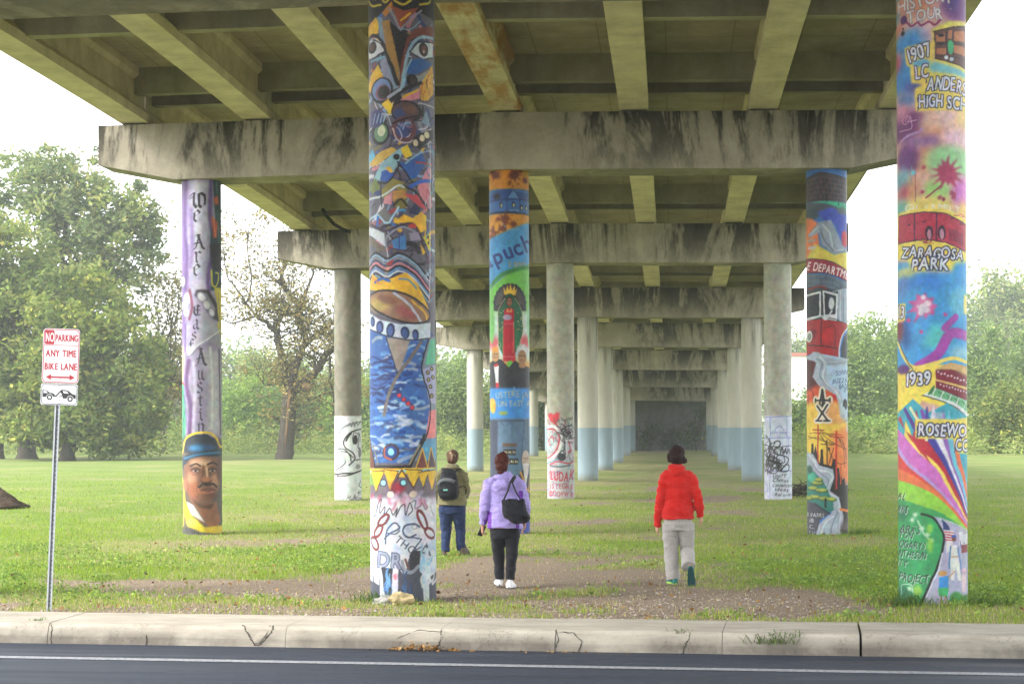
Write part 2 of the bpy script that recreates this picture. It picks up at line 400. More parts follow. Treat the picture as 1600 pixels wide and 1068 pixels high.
# black drain hose hanging out of the second bay
hx = lambda px, Y: xy(px, Y) - XC
Yh = ROWS[2] - 1.2
b = MB(); P = [(505, 326, Yh), (512, 338, Yh + .1), (523, 350, Yh + .25), (536, 358, Yh + .5), (548, 362, Yh + .75)]
b.tube([(xy(p, y) - XC, y - ROWS[0], pz(p, q, xy(p, y), y)) for p, q, y in P], .05, 8)
b.done("drain_hose", BLACKM, overpass)

# abutment
b = MB(); 
b.box((XC - 6.6, 149, .2), (XC + 6.35, 150.4, cap_top(7) - .1), .02)
ab = b.done("abutment_wall", concrete("abutment_concrete", (.17, .165, .16), .5, (.3, .3, .12), None, None, 11, (.5, .64)))
tag(ab, "dim grey concrete abutment wall closing the far end of the underpass", "wall", None, "thing")
RAD = .385
def column_top(i, k): return CAMZ + CAPB[i] - CROWN * S * (k != 0) + .002 + 0.03
n = NT("column_concrete_blue_base"); co = n.co(); z = n.sep(co)[2]
f = n.noise(2, 6, .65, co, (1, 1, .35)); f2 = n.noise(30, 4, .7, co)
c = n.ramp(f, [(.3, (.36, .345, .285)), (.7, (.47, .455, .39))])
st = n.noise(1, 6, .7, co, (2.6, 2.6, .16)); top = n.math('MULTIPLY', n.math('SUBTRACT', z, 4.3), .8, True)
c = n.mix(n.math('MULTIPLY', n.ramp(st, [(.5, 0.0), (.62, .8)]), top), c, (.09, .085, .07))
blue = n.ramp(f, [(.3, (.19, .255, .295)), (.7, (.245, .315, .355))])
edge = n.math('ADD', z, n.math('MULTIPLY', n.math('SUBTRACT', f2, .5), .12))
c = n.mix(n.ramp(n.math('MULTIPLY', edge, .25), [(.494, 1.0), (.5, 0.0)]), c, blue)
c = n.mix(n.ramp(f2, [(.42, 0.0), (.8, .22)]), c, (.2, .19, .16))
c = n.mix(n.ramp(n.math('MULTIPLY', edge, 1.0), [(.06, .7), (.3, 0.0)]), c, (.2, .2, .15))
n.bump(f2, .15, .005); COLM = n.out(c, .8, .2)
CGRP = "plain concrete columns with pale blue painted base"
DIST = ["", "", "", "fourth", "fifth", "sixth", "seventh", "last"]
for i in range(3, 8):
    for k in (-1, 0, 1):
        X, Y = XC + k * S, ROWS[i]; zg = gz(X, Y)
        b = MB(); h = column_top(i, k) - zg
        b.rings([[(RAD * math.cos(2 * math.pi * j / 56), RAD * math.sin(2 * math.pi * j / 56), zz_) for j in range(56)] for zz_ in np.linspace(-.25, h, 12)])
        o = b.done("concrete_column", COLM); o.location = (X, Y, zg)
        side = {-1: "on the outer park side", 0: "in the middle row", 1: "along the hazy bank side"}[k]
        tag(o, "grey column with pale blue base, %s beam from the street, %s" % (DIST[i], side), "column", CGRP, "thing")
# ================================================================ paint on columns: a small rasteriser for hand-painted pictures
_GL = {}
def glyph(ch):
    if ch not in _GL:
        cu = bpy.data.curves.new("letter", 'FONT'); cu.body = ch; cu.resolution_u = 3
        ob = bpy.data.objects.new("letter", cu); COL.objects.link(ob)
        bpy.context.view_layer.update()
        me = ob.to_mesh(); me.calc_loop_triangles()
        v = np.array([p.co[:2] for p in me.vertices]).reshape(-1, 2); t = np.array([tuple(q.vertices) for q in me.loop_triangles], int).reshape(-1, 3)
        w = v[:, 0].max() if len(v) else .35
        _GL[ch] = (v, t, w); ob.to_mesh_clear(); bpy.data.objects.remove(ob); bpy.data.curves.remove(cu)
    return _GL[ch]
def blur(m, r):
    r = int(round(r))
    if r < 1: return m
    for _ in range(2):
        for ax in (0, 1):
            p = np.pad(m, [(r + 1, r) if a == ax else (0, 0) for a in (0, 1)]); c = np.cumsum(p, ax)
            a, b = (c[2 * r + 1:], c[:-2 * r - 1]) if ax == 0 else (c[:, 2 * r + 1:], c[:, :-2 * r - 1])
            m = (a - b) / (2 * r + 1)
    return m
def catmull(P, step=.12):
    P = np.asarray(P, float)
    if len(P) < 3: return P
    Q = np.vstack([2 * P[0] - P[1], P, 2 * P[-1] - P[-2]]); o = []
    for i in range(1, len(Q) - 2):
        for t in np.arange(0, 1, step):
            a, b, c, d = Q[i - 1:i + 3]
            o.append(.5 * (2 * b + (c - a) * t + (2 * a - 5 * b + 4 * c - d) * t * t + (3 * b - a - 3 * c + d) * t ** 3))
    o.append(P[-1]); return np.array(o)
def pts(s):
    if isinstance(s, str): s = [float(q) for q in s.replace(',', ' ').split()]
    return np.asarray(s, float).reshape(-1, 2)
class Canvas:
    """picture wrapped on a cylinder. Shapes are given where one sees them from the street and are unrolled onto the surface."""
    def __init__(s, xa, xb, y0, xc, xd, y1, sc, base, flat=False):
        s.e = (xa, xb, y0, xc, xd, y1); s.Rr = (xb - xa + xd - xc) / 4; s.flat = flat
        s.U = s.Rr * (1 if flat else math.pi / 2 * 1.15); s.sc = sc; s.y0, s.y1 = y0, y1
        s.w, s.h = int(2 * s.U * sc), int((y1 - y0) * sc); s.a = np.empty((s.h, s.w, 3)); s.a[:] = base; s.T(0, 0, 1)
        s.rng = random.Random(3); s.gain = .72
    def T(s, ox, oy, k): s.ox, s.oy, s.k = ox, oy, k; return s
    def uv(s, p):
        x, y = p[:, 0] / s.k + s.ox, p[:, 1] / s.k + s.oy; xa, xb, y0, xc, xd, y1 = s.e; t = (y - y0) / (y1 - y0)
        l, r = lerp(xa, xc, t), lerp(xb, xd, t); d = (x - (l + r) / 2) / ((r - l) / 2)
        if s.flat: u = d
        else: u = np.arcsin(np.clip(d, -1, 1)) + np.sign(d) * np.maximum(np.abs(d) - 1, 0) * 1.2
        return np.stack([(u * s.Rr + s.U) * s.sc, (y - y0) * s.sc], -1)
    def dens(s, P, closed):
        if closed: P = np.vstack([P, P[:1]])
        o = []
        for a, b in zip(P[:-1], P[1:]):
            m = max(1, int(np.hypot(*(b - a)) / (5 * s.k / 2))); o += [a + (b - a) * i / m for i in range(m)]
        o.append(P[-1]); return np.array(o)
    def box(s, p, pad):
        x0, y0 = np.floor(p.min(0) - pad).astype(int); x1, y1 = np.ceil(p.max(0) + pad).astype(int) + 1
        x0, y0, x1, y1 = max(x0, 0), max(y0, 0), min(x1, s.w), min(y1, s.h)
        return (x0, y0, x1, y1) if x1 > x0 and y1 > y0 else None
    def put(s, B, m, col, a=1):
        x0, y0, x1, y1 = B; m = (np.clip(m, 0, 1) * a)[..., None]; v = s.a[y0:y1, x0:x1]; s.a[y0:y1, x0:x1] = v * (1 - m) + np.asarray(col, float) * m
    def poly(s, q, B):
        x0, y0, x1, y1 = B; W_, H_ = x1 - x0, y1 - y0; g = np.zeros((H_, W_ + 1))
        for (ax, ay), (bx, by) in zip(q, np.roll(q, -1, 0)):
            if ay == by: continue
            if ay > by: ax, ay, bx, by = bx, by, ax, ay
            r = np.arange(max(math.ceil(ay - .5), y0), min(math.ceil(by - .5), y1))
            if len(r):
                c = np.clip(np.round(ax + (bx - ax) * (r + .5 - ay) / (by - ay)) - x0, 0, W_).astype(int); np.add.at(g, (r - y0, c), 1)
        return (np.cumsum(g, 1)[:, :-1] % 2)
    def fill(s, p, col, a=1, soft=0, curve=False):
        p = pts(p)
        if curve: p = catmull(np.vstack([p, p[:1]]), .2)
        q = s.uv(s.dens(p, True)); so = soft / s.k * s.sc; B = s.box(q, 2 * so + 1)
        if B: s.put(B, blur(s.poly(q, B), so), col, a)
        return s
    def ell(s, x, y, rx, ry, col, rot=0, a=1, soft=0, ring=0):
        t = np.linspace(0, 2 * math.pi, 28, endpoint=False); c, n = math.cos(R(rot)), math.sin(R(rot))
        P = np.stack([x + rx * np.cos(t) * c - ry * np.sin(t) * n, y + rx * np.cos(t) * n + ry * np.sin(t) * c], -1)
        return s.line(np.vstack([P, P[:1]]), ring, col, a, soft, False) if ring else s.fill(P, col, a, soft)
    def line(s, p, w, col, a=1, soft=0, curve=True, nib=0):
        p = pts(p); p = catmull(p, .2) if curve else p
        q = s.uv(s.dens(p, False)); r = w / s.k * s.sc / 2; so = soft / s.k * s.sc; B = s.box(q, r + so + 2)
        if not B: return s
        x0, y0, x1, y1 = B; D = np.full((y1 - y0, x1 - x0), 1e9)
        for i in range(len(q) - 1):
            b = s.box(q[i:i + 2], r + so + 2)
            if not b: continue
            X, Y = np.meshgrid(np.arange(b[0], b[2]) + .5, np.arange(b[1], b[3]) + .5); d = q[i + 1] - q[i]; l = d @ d or 1e-9
            t = np.clip(((X - q[i, 0]) * d[0] + (Y - q[i, 1]) * d[1]) / l, 0, 1)
            v = D[b[1] - y0:b[3] - y0, b[0] - x0:b[2] - x0]; np.minimum(v, np.hypot(X - q[i, 0] - t * d[0], Y - q[i, 1] - t * d[1]), out=v)
        s.put(B, (r + .5 - D) if so < 1 else (r + so - D) / (so * 1.6), col, a); return s
    def nibline(s, p, w, col, ang=40):
        """broad-nib stroke, for blackletter"""
        p = pts(p); d = np.array([math.cos(R(ang)), -math.sin(R(ang))]) * w / 2
        for a, b in zip(p[:-1], p[1:]): s.fill(np.array([a - d, a + d, b + d, b - d]), col)
        return s
    def text(s, t, x, y, h, col, to=None, outline=None, ow=0, jit=.05, xs=1.0, halo=None, hw=0, sp=.09, shear=0, bend=0, bold=.035):
        """letters of cap height h from (x, y); to=(x2, y2) end of the base line (fits the width)"""
        ws = [glyph(c)[2] if c != ' ' else .3 for c in t]; tot = sum(ws) + sp * (len(t) - 1); kk = h / .69
        if to is not None: ang = math.atan2(to[1] - y, to[0] - x); kx = math.hypot(to[0] - x, to[1] - y) / tot
        else: ang, kx = 0, kk * xs
        L = []; cx = 0; Rg = random.Random(len(t) * 7 + int(x)); c0, s0 = math.cos(ang), math.sin(ang)
        for ch, w in zip(t, ws):
            if ch != ' ':
                v, tr, _ = glyph(ch); j = Rg.uniform(-jit, jit); g = 1 + Rg.uniform(-jit, jit); jy = Rg.uniform(-jit, jit) * h
                X = (v[:, 0] - w / 2) * kx * g; Y = v[:, 1] * kk * g; X = X + shear * Y
                X, Y = X * math.cos(j) - Y * math.sin(j), X * math.sin(j) + Y * math.cos(j); X = X + (cx + w / 2) * kx
                bb = bend * ((cx + w / 2) / tot) ** 2
                L.append((np.stack([x + X * c0 + Y * s0, y + X * s0 - Y * c0 + jy + bb], -1), tr))
            cx += w + sp
        if not L: return s
        al = s.uv(np.vstack([l[0] for l in L])); pad = int(max(ow, hw) / s.k * s.sc + 3); B = s.box(al, pad)
        if not B: return s
        m = np.zeros((B[3] - B[1], B[2] - B[0]))
        for v, tr in L:
            q = s.uv(v)
            for T_ in tr:
                b = s.box(q[T_], .3)
                if b: sl = m[b[1] - B[1]:b[3] - B[1], b[0] - B[0]:b[2] - B[0]]; np.maximum(sl, s.poly(q[T_], b), out=sl)
        def grow(m, r):
            r = r / s.k * s.sc; n = int(r); o = m.copy()
            for dy in range(-n, n + 1):
                for dx in range(-n, n + 1):
                    if dx * dx + dy * dy <= r * r + .3: o = np.maximum(o, np.roll(np.roll(m, dy, 0), dx, 1))
            return o
        m = grow(m, bold * h) if bold * h / s.k * s.sc >= .8 else m
        if halo is not None: s.put(B, blur(grow(m, hw), 1), halo)
        if outline is not None: s.put(B, grow(m, ow), outline)
        s.put(B, m, col); return s
    def dabs(s, n, reg, pal, lo, hi, w, ang=(0, 360), soft=0, a=.85):
        """loose brush marks inside the box reg"""
        g = s.rng
        for _ in range(n):
            x, y = g.uniform(reg[0], reg[2]), g.uniform(reg[1], reg[3]); l = g.uniform(lo, hi); t = R(g.uniform(*ang)); c = g.uniform(-.5, .5) * l
            dx, dy = math.cos(t) * l / 2, math.sin(t) * l / 2
            s.line([x - dx, y - dy, x - dy * c / l, y + dx * c / l, x + dx, y + dy], g.uniform(.5, 1.3) * w, g.choice(pal), a, soft)
        return s
    def splat(s, x, y, r, col, n=10, seed=1, soft=3):
        g = random.Random(seed); P = []
        for i in range(n * 2):
            q = r * (g.uniform(.75, 1.15) if i % 2 == 0 else g.uniform(.45, .62)); t = math.pi * i / n; P += [x + q * math.cos(t), y + q * math.sin(t)]
        s.fill(P, col, 1, soft, True)
        for _ in range(n // 2):
            t = g.uniform(0, 6.3); q = r * g.uniform(1.1, 1.5); s.ell(x + q * math.cos(t), y + q * math.sin(t), r * .12, r * .12, col, soft=soft)
        return s
    def sample(s, U, Y):
        """bilinear, U in photo px of arc length, Y photo px"""
        A = s.a
        if not s.flat:                                            # a hand's unsteady edge and uneven paint
            q_ = s.Rr / 50; U = U + 1.0 * q_ * (vnoise(U, Y, .22, 41, 2) - .5) + 2.4 * q_ * (vnoise(U, Y, .05, 42, 2) - .5); Y = Y + 1.0 * q_ * (vnoise(U, Y, .2, 43, 2) - .5)
        fx = np.clip((U + s.U) * s.sc - .5, 0, s.w - 1.001); fy = np.clip((Y - s.y0) * s.sc - .5, 0, s.h - 1.001)
        o = 0; offs = [-.3, .3]
        for dx in offs:
            for dy in offs:
                gx = np.clip(fx + dx * s.sc, 0, s.w - 1.001); gy = np.clip(fy + dy * s.sc, 0, s.h - 1.001)
                ix, iy = gx.astype(int), gy.astype(int); u, v = (gx - ix)[..., None], (gy - iy)[..., None]
                o = o + (A[iy, ix] * (1 - u) + A[iy, ix + 1] * u) * (1 - v) + (A[iy + 1, ix] * (1 - u) + A[iy + 1, ix + 1] * u) * v
        o = lin(np.clip(o / 4, 0, 255))
        if not s.flat:
            o = o * s.gain * (1 + .5 * (vnoise(U, Y, .16, 44, 3) - .5))[..., None]; o = o * (1 + .28 * (np.stack([vnoise(U * 1.6, Y * .8, .12, 45 + q, 3) for q in range(3)], -1) - .5))
        return np.clip(o, 0, .9)
n = NT("mural_paint"); co = n.co(); f = n.noise(5, 6, .7, co); f2 = n.noise(60, 4, .7, co)
c = n.attr("paint"); c = n.mix(n.ramp(f2, [(.45, 0.0), (.8, .22)]), c, (.26, .25, .23)); c = n.mix(n.ramp(f, [(.3, .16), (.6, 0.0)]), c, (.06, .055, .05))
n.bump(f2, .15, .004); MURAL = n.out(c, .55, .3)
def mural_column(i, k, cv, label, res=1.0, group="painted columns under the overpass"):
    X, Y = XC + k * S, ROWS[i]; zg = gz(X, Y); h = column_top(i, k) - zg; d = depth(X, Y)
    face = math.atan2(-Y, -X)                                   # towards the street camera
    fr = np.linspace(-math.pi * .6, math.pi * .6, int(2 * math.pi * .6 * cv.Rr / res)); bk = np.linspace(math.pi * .6, math.pi * 1.4, 14)[1:-1]
    ang = np.concatenate([fr, bk]); zs = np.concatenate([[-.3, -.05], np.linspace(0, h, int(h * F / d / res))]); m = len(ang)
    cx = (cv.e[0] + cv.e[1] + cv.e[3] + cv.e[4]) / 4
    A, Z = np.meshgrid(ang, zs)
    aw = np.where(A > math.pi * .5, math.pi - A, A); aw = np.where(aw < -math.pi * .5, -math.pi - aw, aw)       # the far side repeats the near side
    t = np.clip(Z / h, -.05, 1); ytop = cv.y0
    if i == 0: ytop = HORIZON - (cv.e[0] + cv.e[1] - 1600) / 2 * ROLL - (zg + h - CAMZ) * F / d    # its head is above the picture's edge
    C = cv.sample(aw * cv.Rr, lerp(cv.y1, ytop, t))
    P = np.stack([RAD * np.cos(face + A), RAD * np.sin(face + A), Z], -1).reshape(-1, 3)
    ii = np.arange(A.size).reshape(A.shape); j = np.roll(ii, -1, 1)
    f = np.stack([ii[:-1], j[:-1], j[1:], ii[1:]], -1).reshape(-1, 4)
    o = link("painted_column", mesh_np("painted_column", P, f, True, C.reshape(-1, 3)), MURAL); o.location = (X, Y, zg)
    return tag(o, label, "column", group, "thing")
BK = (22, 20, 26); WH = (222, 222, 226); YE = (232, 182, 40); NV = (28, 48, 120); BL = (45, 100, 180); LB = (140, 180, 205); RD = (175, 45, 50); PK = (214, 130, 140); GY_ = (140, 142, 155); BR = (115, 60, 42)
# ---------------------------------------------------------------- A: cubist face and blue jug
c = Canvas(584, 683, 0, 587, 687, 936, 2.2, (95, 92, 105))
c.T(560, 0, 4.27)
PAL = [BL, LB, YE, PK, BK, WH, RD, (120, 115, 60), GY_, (70, 60, 85), (40, 60, 120)]
c.dabs(150, (85, 0, 525, 1960), PAL, 40, 150, 26).dabs(110, (85, 200, 525, 1960), [BK, (40, 30, 45), LB, WH], 50, 190, 8)
c.fill("80 -10 530 -10 530 160 440 130 330 130 250 90 160 150 80 260", BK)
for p in ("100 10 130 70 185 78", "188 35 215 65 255 20", "265 55 320 85 375 55", "330 10 390 30 440 0", "500 5 490 50 430 75", "110 0 150 30 200 15", "280 20 320 30 370 15"): c.line(p, 14, (206, 184, 38))
c.fill("190 130 250 60 260 110 210 160", (205, 130, 35)).fill("245 90 330 125 425 95 310 240", (150, 72, 48)).line("232 105 310 248 440 112", 13, (150, 142, 150), curve=False).line("312 190 372 140", 13, YE)
c.fill("90 265 96 200 150 150 172 205 165 262 120 262", YE).fill("158 150 190 165 232 330 305 520 312 625 262 645 215 450 180 300", (125, 150, 170)).fill("188 190 240 178 300 470 302 600 228 420", (168, 128, 62))
c.fill("238 190 310 258 372 285 335 400 308 540 268 330", BK).fill("300 640 308 480 350 300 405 240 515 195 518 262 440 275 372 315 336 410 332 640", (122, 58, 42))
c.line("318 630 340 470 378 350 440 290 515 275", 20, (150, 185, 198)).line("180 310 232 440 292 605", 26, BK)
c.fill("372 392 420 332 515 308 515 400 450 432", (200, 208, 210)).line("368 395 420 330 515 305", 8, BK).line("368 395 450 434 515 402", 7, BK).ell(455, 368, 30, 44, (40, 28, 28)).ell(458, 368, 18, 28, (110, 70, 55)).ell(456, 380, 7, 10, (190, 180, 160))
c.fill("345 530 370 450 440 425 512 450 440 520 380 548", (28, 92, 160)).line("330 630 345 520 378 442", 12, LB)
c.fill("92 360 120 292 180 330 207 382 130 416 92 402", (205, 212, 214)).line("92 405 130 418 208 383 180 330 120 290 92 330", 7, BK).ell(130, 345, 25, 40, (30, 24, 26)).ell(128, 345, 13, 22, (95, 52, 45)).line("90 282 140 266 200 335 218 410", 18, BK).line("100 300 140 288 180 322", 6, WH)
c.line("160 440 205 420 120 435", 14, (120, 170, 190)).fill("176 455 216 420 268 645 228 640", (142, 148, 168)).fill("98 605 118 530 165 468 198 545 150 590 122 645", (228, 178, 42))
c.ell(192, 640, 72, 86, BK).ell(190, 635, 60, 72, (112, 138, 182)).ell(198, 655, 48, 52, (130, 84, 104)).ell(203, 655, 38, 42, (24, 20, 24))
c.fill("400 605 412 555 505 478 440 580", (142, 142, 138)).ell(383, 580, 36, 42, BK).ell(386, 582, 22, 26, (60, 45, 45)).fill("432 610 512 450 520 640 480 700 440 705", (214, 160, 32)).dabs(14, (440, 520, 515, 700), [(190, 100, 40), (235, 200, 70), BK], 30, 80, 7, (60, 120))
c.fill("320 705 432 622 432 695 330 725", PK).line("330 690 420 640", 15, YE).line("236 715 330 645 440 590", 24, BK).line("232 690 312 640", 20, (170, 178, 188)).fill("188 730 230 698 274 772 235 803", (236, 200, 44))
c.ell(345, 785, 100, 74, BK).ell(340, 785, 86, 62, (88, 62, 66)).ell(300, 800, 40, 36, (42, 72, 132), a=.8, soft=8).ell(370, 770, 40, 28, (120, 78, 62), a=.8, soft=8).ell(330, 900, 80, 84, (100, 56, 66)).ell(328, 905, 48, 52, (58, 72, 130)).dabs(16, (290, 850, 370, 960), [LB, PK, (60, 30, 50), WH], 20, 50, 6)
c.line("258 862 340 832 440 800 450 740", 12, BK).line("260 895 290 975 360 988 430 935 505 880", 9, (218, 196, 190)).line("440 770 480 840 515 800", 10, BK).fill("440 850 475 760 500 870", (120, 150, 165))
c.ell(182, 920, 58, 78, BK).ell(184, 918, 42, 60, (96, 132, 96)).ell(188, 905, 24, 36, (205, 208, 170)).ell(150, 820, 50, 60, (60, 58, 110), soft=3)
for q in (0, 22, 44, 66): c.line([150 + q, 790, 135 + q, 850], 8, LB)
c.fill("376 1005 398 942 518 878 518 940 430 1025", BK)
for x, y in ((405, 988), (446, 952), (476, 926)): c.ell(x, y, 17, 22, (226, 216, 172))
c.T(560, 230, 4.27)
c.fill("92 90 130 30 150 90 130 150", (80, 170, 205)).fill("108 122 170 66 250 34 285 60 170 142 130 152", (206, 170, 70)).fill("138 232 178 150 280 58 335 28 305 112 258 212 180 252", (142, 182, 192)).fill("306 52 350 18 388 90 340 112", (236, 202, 50)).ell(282, 100, 20, 20, BK)
c.fill("288 132 340 140 442 58 474 130 402 242 370 242", (42, 92, 168)).line("288 132 370 245 420 300", 10, BK).line("340 142 445 60", 12, LB).fill("178 252 190 188 240 178 272 212 220 262", (36, 84, 166)).fill("214 170 240 160 262 200 240 205", YE).line("130 250 220 268 275 205 300 150", 9, BK)
c.fill("420 300 482 150 505 160 505 425 440 362", (216, 134, 144)).line("408 132 508 134", 12, (182, 48, 48)).line("372 296 440 256 508 242", 24, (44, 94, 186)).line("488 100 500 260 490 420", 7, LB)
c.fill("100 280 150 230 180 300 130 330", (112, 128, 60)).fill("186 312 258 240 330 268 356 332 270 308 200 372", (142, 132, 58)).fill("208 362 254 326 254 412 200 402", (216, 142, 150)).fill("256 322 330 316 366 362 300 402 258 392", (192, 140, 70)).fill("330 340 420 350 480 440 420 420", (205, 70, 80)).line("330 290 420 340 485 440", 12, BK).line("108 358 190 352 290 290 330 300", 13, (202, 216, 216)).line("180 270 190 420", 8, BK)
c.fill("262 532 330 480 390 500 440 456 474 480 474 572 430 594 400 542 330 532", (238, 184, 40)).fill("360 470 400 400 440 430 420 480", (36, 46, 82)).ell(310, 410, 46, 40, (120, 112, 50)).line("262 420 310 378 350 420", 11, BK).line("290 450 340 452", 16, (60, 150, 200)).fill("150 470 210 430 260 500 210 530", (110, 110, 108))
c.line("102 498 160 468 210 530 240 530 296 428", 13, (168, 206, 220), curve=False).line("150 585 165 490", 22, BL).line("105 518 210 582 330 540 400 545 440 640 480 760", 14, (52, 30, 44)).ell(385, 552, 28, 16, (202, 62, 62)).fill("104 540 205 596 215 690 108 592", (204, 210, 216)).line("215 690 225 620 320 560 400 590", 12, GY_).fill("108 600 205 690 210 730 110 660", (110, 95, 80))
c.fill("252 650 340 610 346 706 264 706", (62, 124, 184)).line("240 700 330 715 430 712", 9, (70, 40, 60)).line("300 600 300 700", 6, NV).fill("360 600 420 590 440 640 370 650", (150, 140, 160)).fill("430 660 470 720 450 740", YE).fill("450 620 500 590 500 720", (220, 205, 40)).ell(485, 615, 6, 10, BK).ell(487, 655, 6, 10, BK)
for q, col in enumerate((BK, LB, GY_, (52, 62, 98), PK, BK, (90, 140, 190), (205, 215, 220), (40, 40, 60), (120, 160, 160))):
    y = 730 + q * 17; c.line([105, y + 30, 150, y - 10, 225, y + 35, 300, y, 400, y + 55, 495, y + 170], 11, col)
c.fill("240 780 270 770 250 810 220 805", RD).fill("102 955 128 858 180 908 240 898 340 858 420 930 480 1060 490 1100 400 1020 280 970 150 972", (240, 186, 42)).line("145 915 190 895 240 912", 18, BL).line("300 900 360 910 410 960", 12, (100, 140, 170)).line("125 880 180 930", 8, (235, 120, 50))
c.dabs(50, (478, 0, 525, 1040), [WH, LB, BL, BK, RD, (90, 170, 170)], 20, 80, 7, (60, 120)).line("498 0 500 500 495 1040", 10, (215, 218, 222), .7)
c.T(560, 440, 3.813)
c.fill("100 290 190 330 330 358 436 350 404 480 400 560 442 700 442 860 400 960 330 1080 90 1080 90 280", (52, 102, 174))
c.dabs(130, (85, 300, 430, 1060), [(130, 182, 222), (205, 222, 236), (26, 58, 128), (60, 120, 196), (38, 84, 166), (90, 150, 210), (170, 180, 190)], 30, 110, 16, (-25, 25), 3, .8)
c.dabs(40, (95, 720, 420, 1020), [(225, 230, 238), (150, 190, 222), (60, 70, 110)], 30, 90, 18, (-30, 40), 4, .7).dabs(26, (95, 450, 260, 760), [(26, 52, 120), (20, 40, 96)], 40, 110, 14, (-10, 10), 3)
c.fill("198 345 332 360 272 548 246 520", (165, 150, 138), soft=3).line("392 368 330 470 260 565 210 680 180 800", 20, (120, 110, 106)).line("196 345 240 500 258 560", 6, (40, 40, 60))
c.fill("436 350 404 480 400 560 442 700 442 860 400 960 340 1070 520 1070 520 300", (120, 135, 150)).fill("448 355 520 330 520 480 418 505", (82, 186, 142)).fill("402 532 480 498 480 735 440 722", (168, 168, 202)).fill("442 772 500 762 480 935 418 935", (240, 134, 134)).fill("400 960 480 930 480 1070 380 1070", (90, 160, 200))
for x, y in ((433, 548), (455, 525), (436, 590), (462, 575), (448, 630), (455, 685)): c.ell(x, y, 11, 13, BK).ell(x, y, 6, 8, (170, 160, 60))
c.line("440 348 404 470 400 560 442 690 442 855 400 970 330 1075", 11, BK)
c.fill("92 188 160 240 280 270 448 255 446 345 330 360 190 332 96 287", (206, 219, 230))
for x, y, a, b in ((118, 246, 13, 31), (158, 282, 21, 38), (222, 302, 26, 42), (304, 317, 25, 36), (362, 328, 18, 32)): c.ell(x, y, a, b, (34, 44, 84)).ell(x - 3, y + 4, a * .6, b * .75, (70, 96, 160))
c.line("96 287 190 332 330 360 446 345", 6, BK).ell(270, 165, 184, 80, (152, 112, 86), rot=20).ell(160, 145, 60, 44, (186, 160, 84), soft=14).ell(310, 200, 70, 30, (165, 88, 86), rot=25, soft=12).ell(200, 120, 60, 26, (128, 84, 62), rot=20, soft=9).line("240 84 330 160 392 250", 15, (192, 198, 208)).line("340 130 410 190 430 240", 13, YE).ell(270, 165, 184, 80, BK, rot=20, ring=11)
for x, y in ((268, 685), (294, 708), (318, 732), (340, 756)): c.ell(x, y, 14, 15, (120, 30, 50)).ell(x, y, 10, 11, (222, 66, 86))
c.ell(222, 1015, 48, 50, (70, 48, 46)).ell(222, 1015, 36, 38, (30, 66, 140)).ell(222, 1015, 17, 22, (150, 222, 255)).line("185 990 190 1040 222 1062", 9, (190, 90, 60))
c.T(560, 680, 3.813)
c.fill("88 195 490 190 490 400 88 400", (112, 102, 112)).line("98 10 128 188 332 188 412 0", 16, BK, curve=False).line("120 60 145 170", 12, (120, 125, 110)).line("330 170 385 60", 12, (150, 140, 110)).fill("88 0 98 0 125 190 88 210", (110, 60, 45))
c.fill("370 195 400 78 432 195", (120, 60, 52)).fill("428 195 452 75 482 195", (84, 60, 70)).line("366 195 400 78 432 195 452 75 482 195", 8, YE, curve=False).ell(425, 85, 10, 16, (90, 190, 230))
c.fill("88 198 490 192 490 222 88 232", (236, 190, 42)).line("92 218 490 206", 13, (152, 222, 222)).fill("88 230 120 230 130 300 88 290", (120, 160, 80))
for p in ("108 212 184 212 136 338", "180 202 262 212 218 328", "300 202 402 208 350 312", "380 222 442 208 406 312", "428 214 490 204 458 332"): c.fill(p, (236, 192, 42)).line(p, 5, (70, 48, 40), curve=False)
c.line("228 325 280 205 350 312", 8, (70, 30, 34), curve=False).ell(262, 310, 40, 34, (150, 30, 52), soft=12).fill("262 246 282 212 304 250", (236, 190, 42))
for x, y in ((178, 282), (292, 280)): c.ell(x, y, 21, 22, (40, 50, 80)).ell(x, y, 15, 16, (160, 226, 236))
c.fill("88 372 490 372 490 990 88 990", (222, 224, 230), soft=12).dabs(40, (95, 350, 480, 430), [(222, 150, 180), (205, 195, 215), WH, (190, 60, 100)], 20, 50, 20, (60, 120), 8, .5)
c.ell(218, 350, 20, 20, (226, 210, 200)).ell(350, 348, 22, 20, (228, 208, 186)).dabs(40, (100, 440, 480, 800), [(170, 190, 215), (200, 205, 225), (190, 210, 230), WH], 40, 120, 30, (0, 360), 10, .6)
c.line("100 420 130 480 150 400 165 380 160 460 190 420 185 480 215 430 235 470 260 430 250 480 280 420 300 410 305 470 330 400 345 440 320 470", 6, (52, 52, 62)).line("340 395 365 385 360 430 390 420 400 400 420 440 440 420 470 480", 5, (90, 90, 100)).line("105 470 115 530 100 560 120 620", 5, (120, 120, 130)).line("430 400 450 440 475 420", 9, (225, 228, 220))
for x, y, a, b, r in ((180, 500, 42, 18, -50), (150, 565, 40, 17, -60), (128, 640, 38, 18, 70), (402, 500, 60, 18, 68), (444, 580, 36, 22, 50)): c.ell(x, y, a, b, (60, 25, 28), rot=r, ring=15).ell(x, y, a, b, (142, 44, 48), rot=r, ring=9)
IN = (62, 74, 104)
c.line("190 640 200 560 240 515 270 545 220 575 185 610", 9, IN).line("200 575 245 580 270 560", 7, IN).line("385 540 350 522 300 535 292 575 320 600 360 585", 11, IN).ell(356, 540, 14, 12, (120, 130, 150), ring=4)
c.text("THC", 238, 622, 44, (40, 46, 66), to=(340, 700), jit=.04).line("335 600 395 612 340 690 400 655", 8, IN, curve=False).line("385 700 420 650 440 705 425 640 450 712 400 690", 8, (70, 80, 96), curve=False)
c.text("DR", 138, 775, 88, (150, 160, 182), to=(278, 785), outline=IN, ow=6, jit=.03)
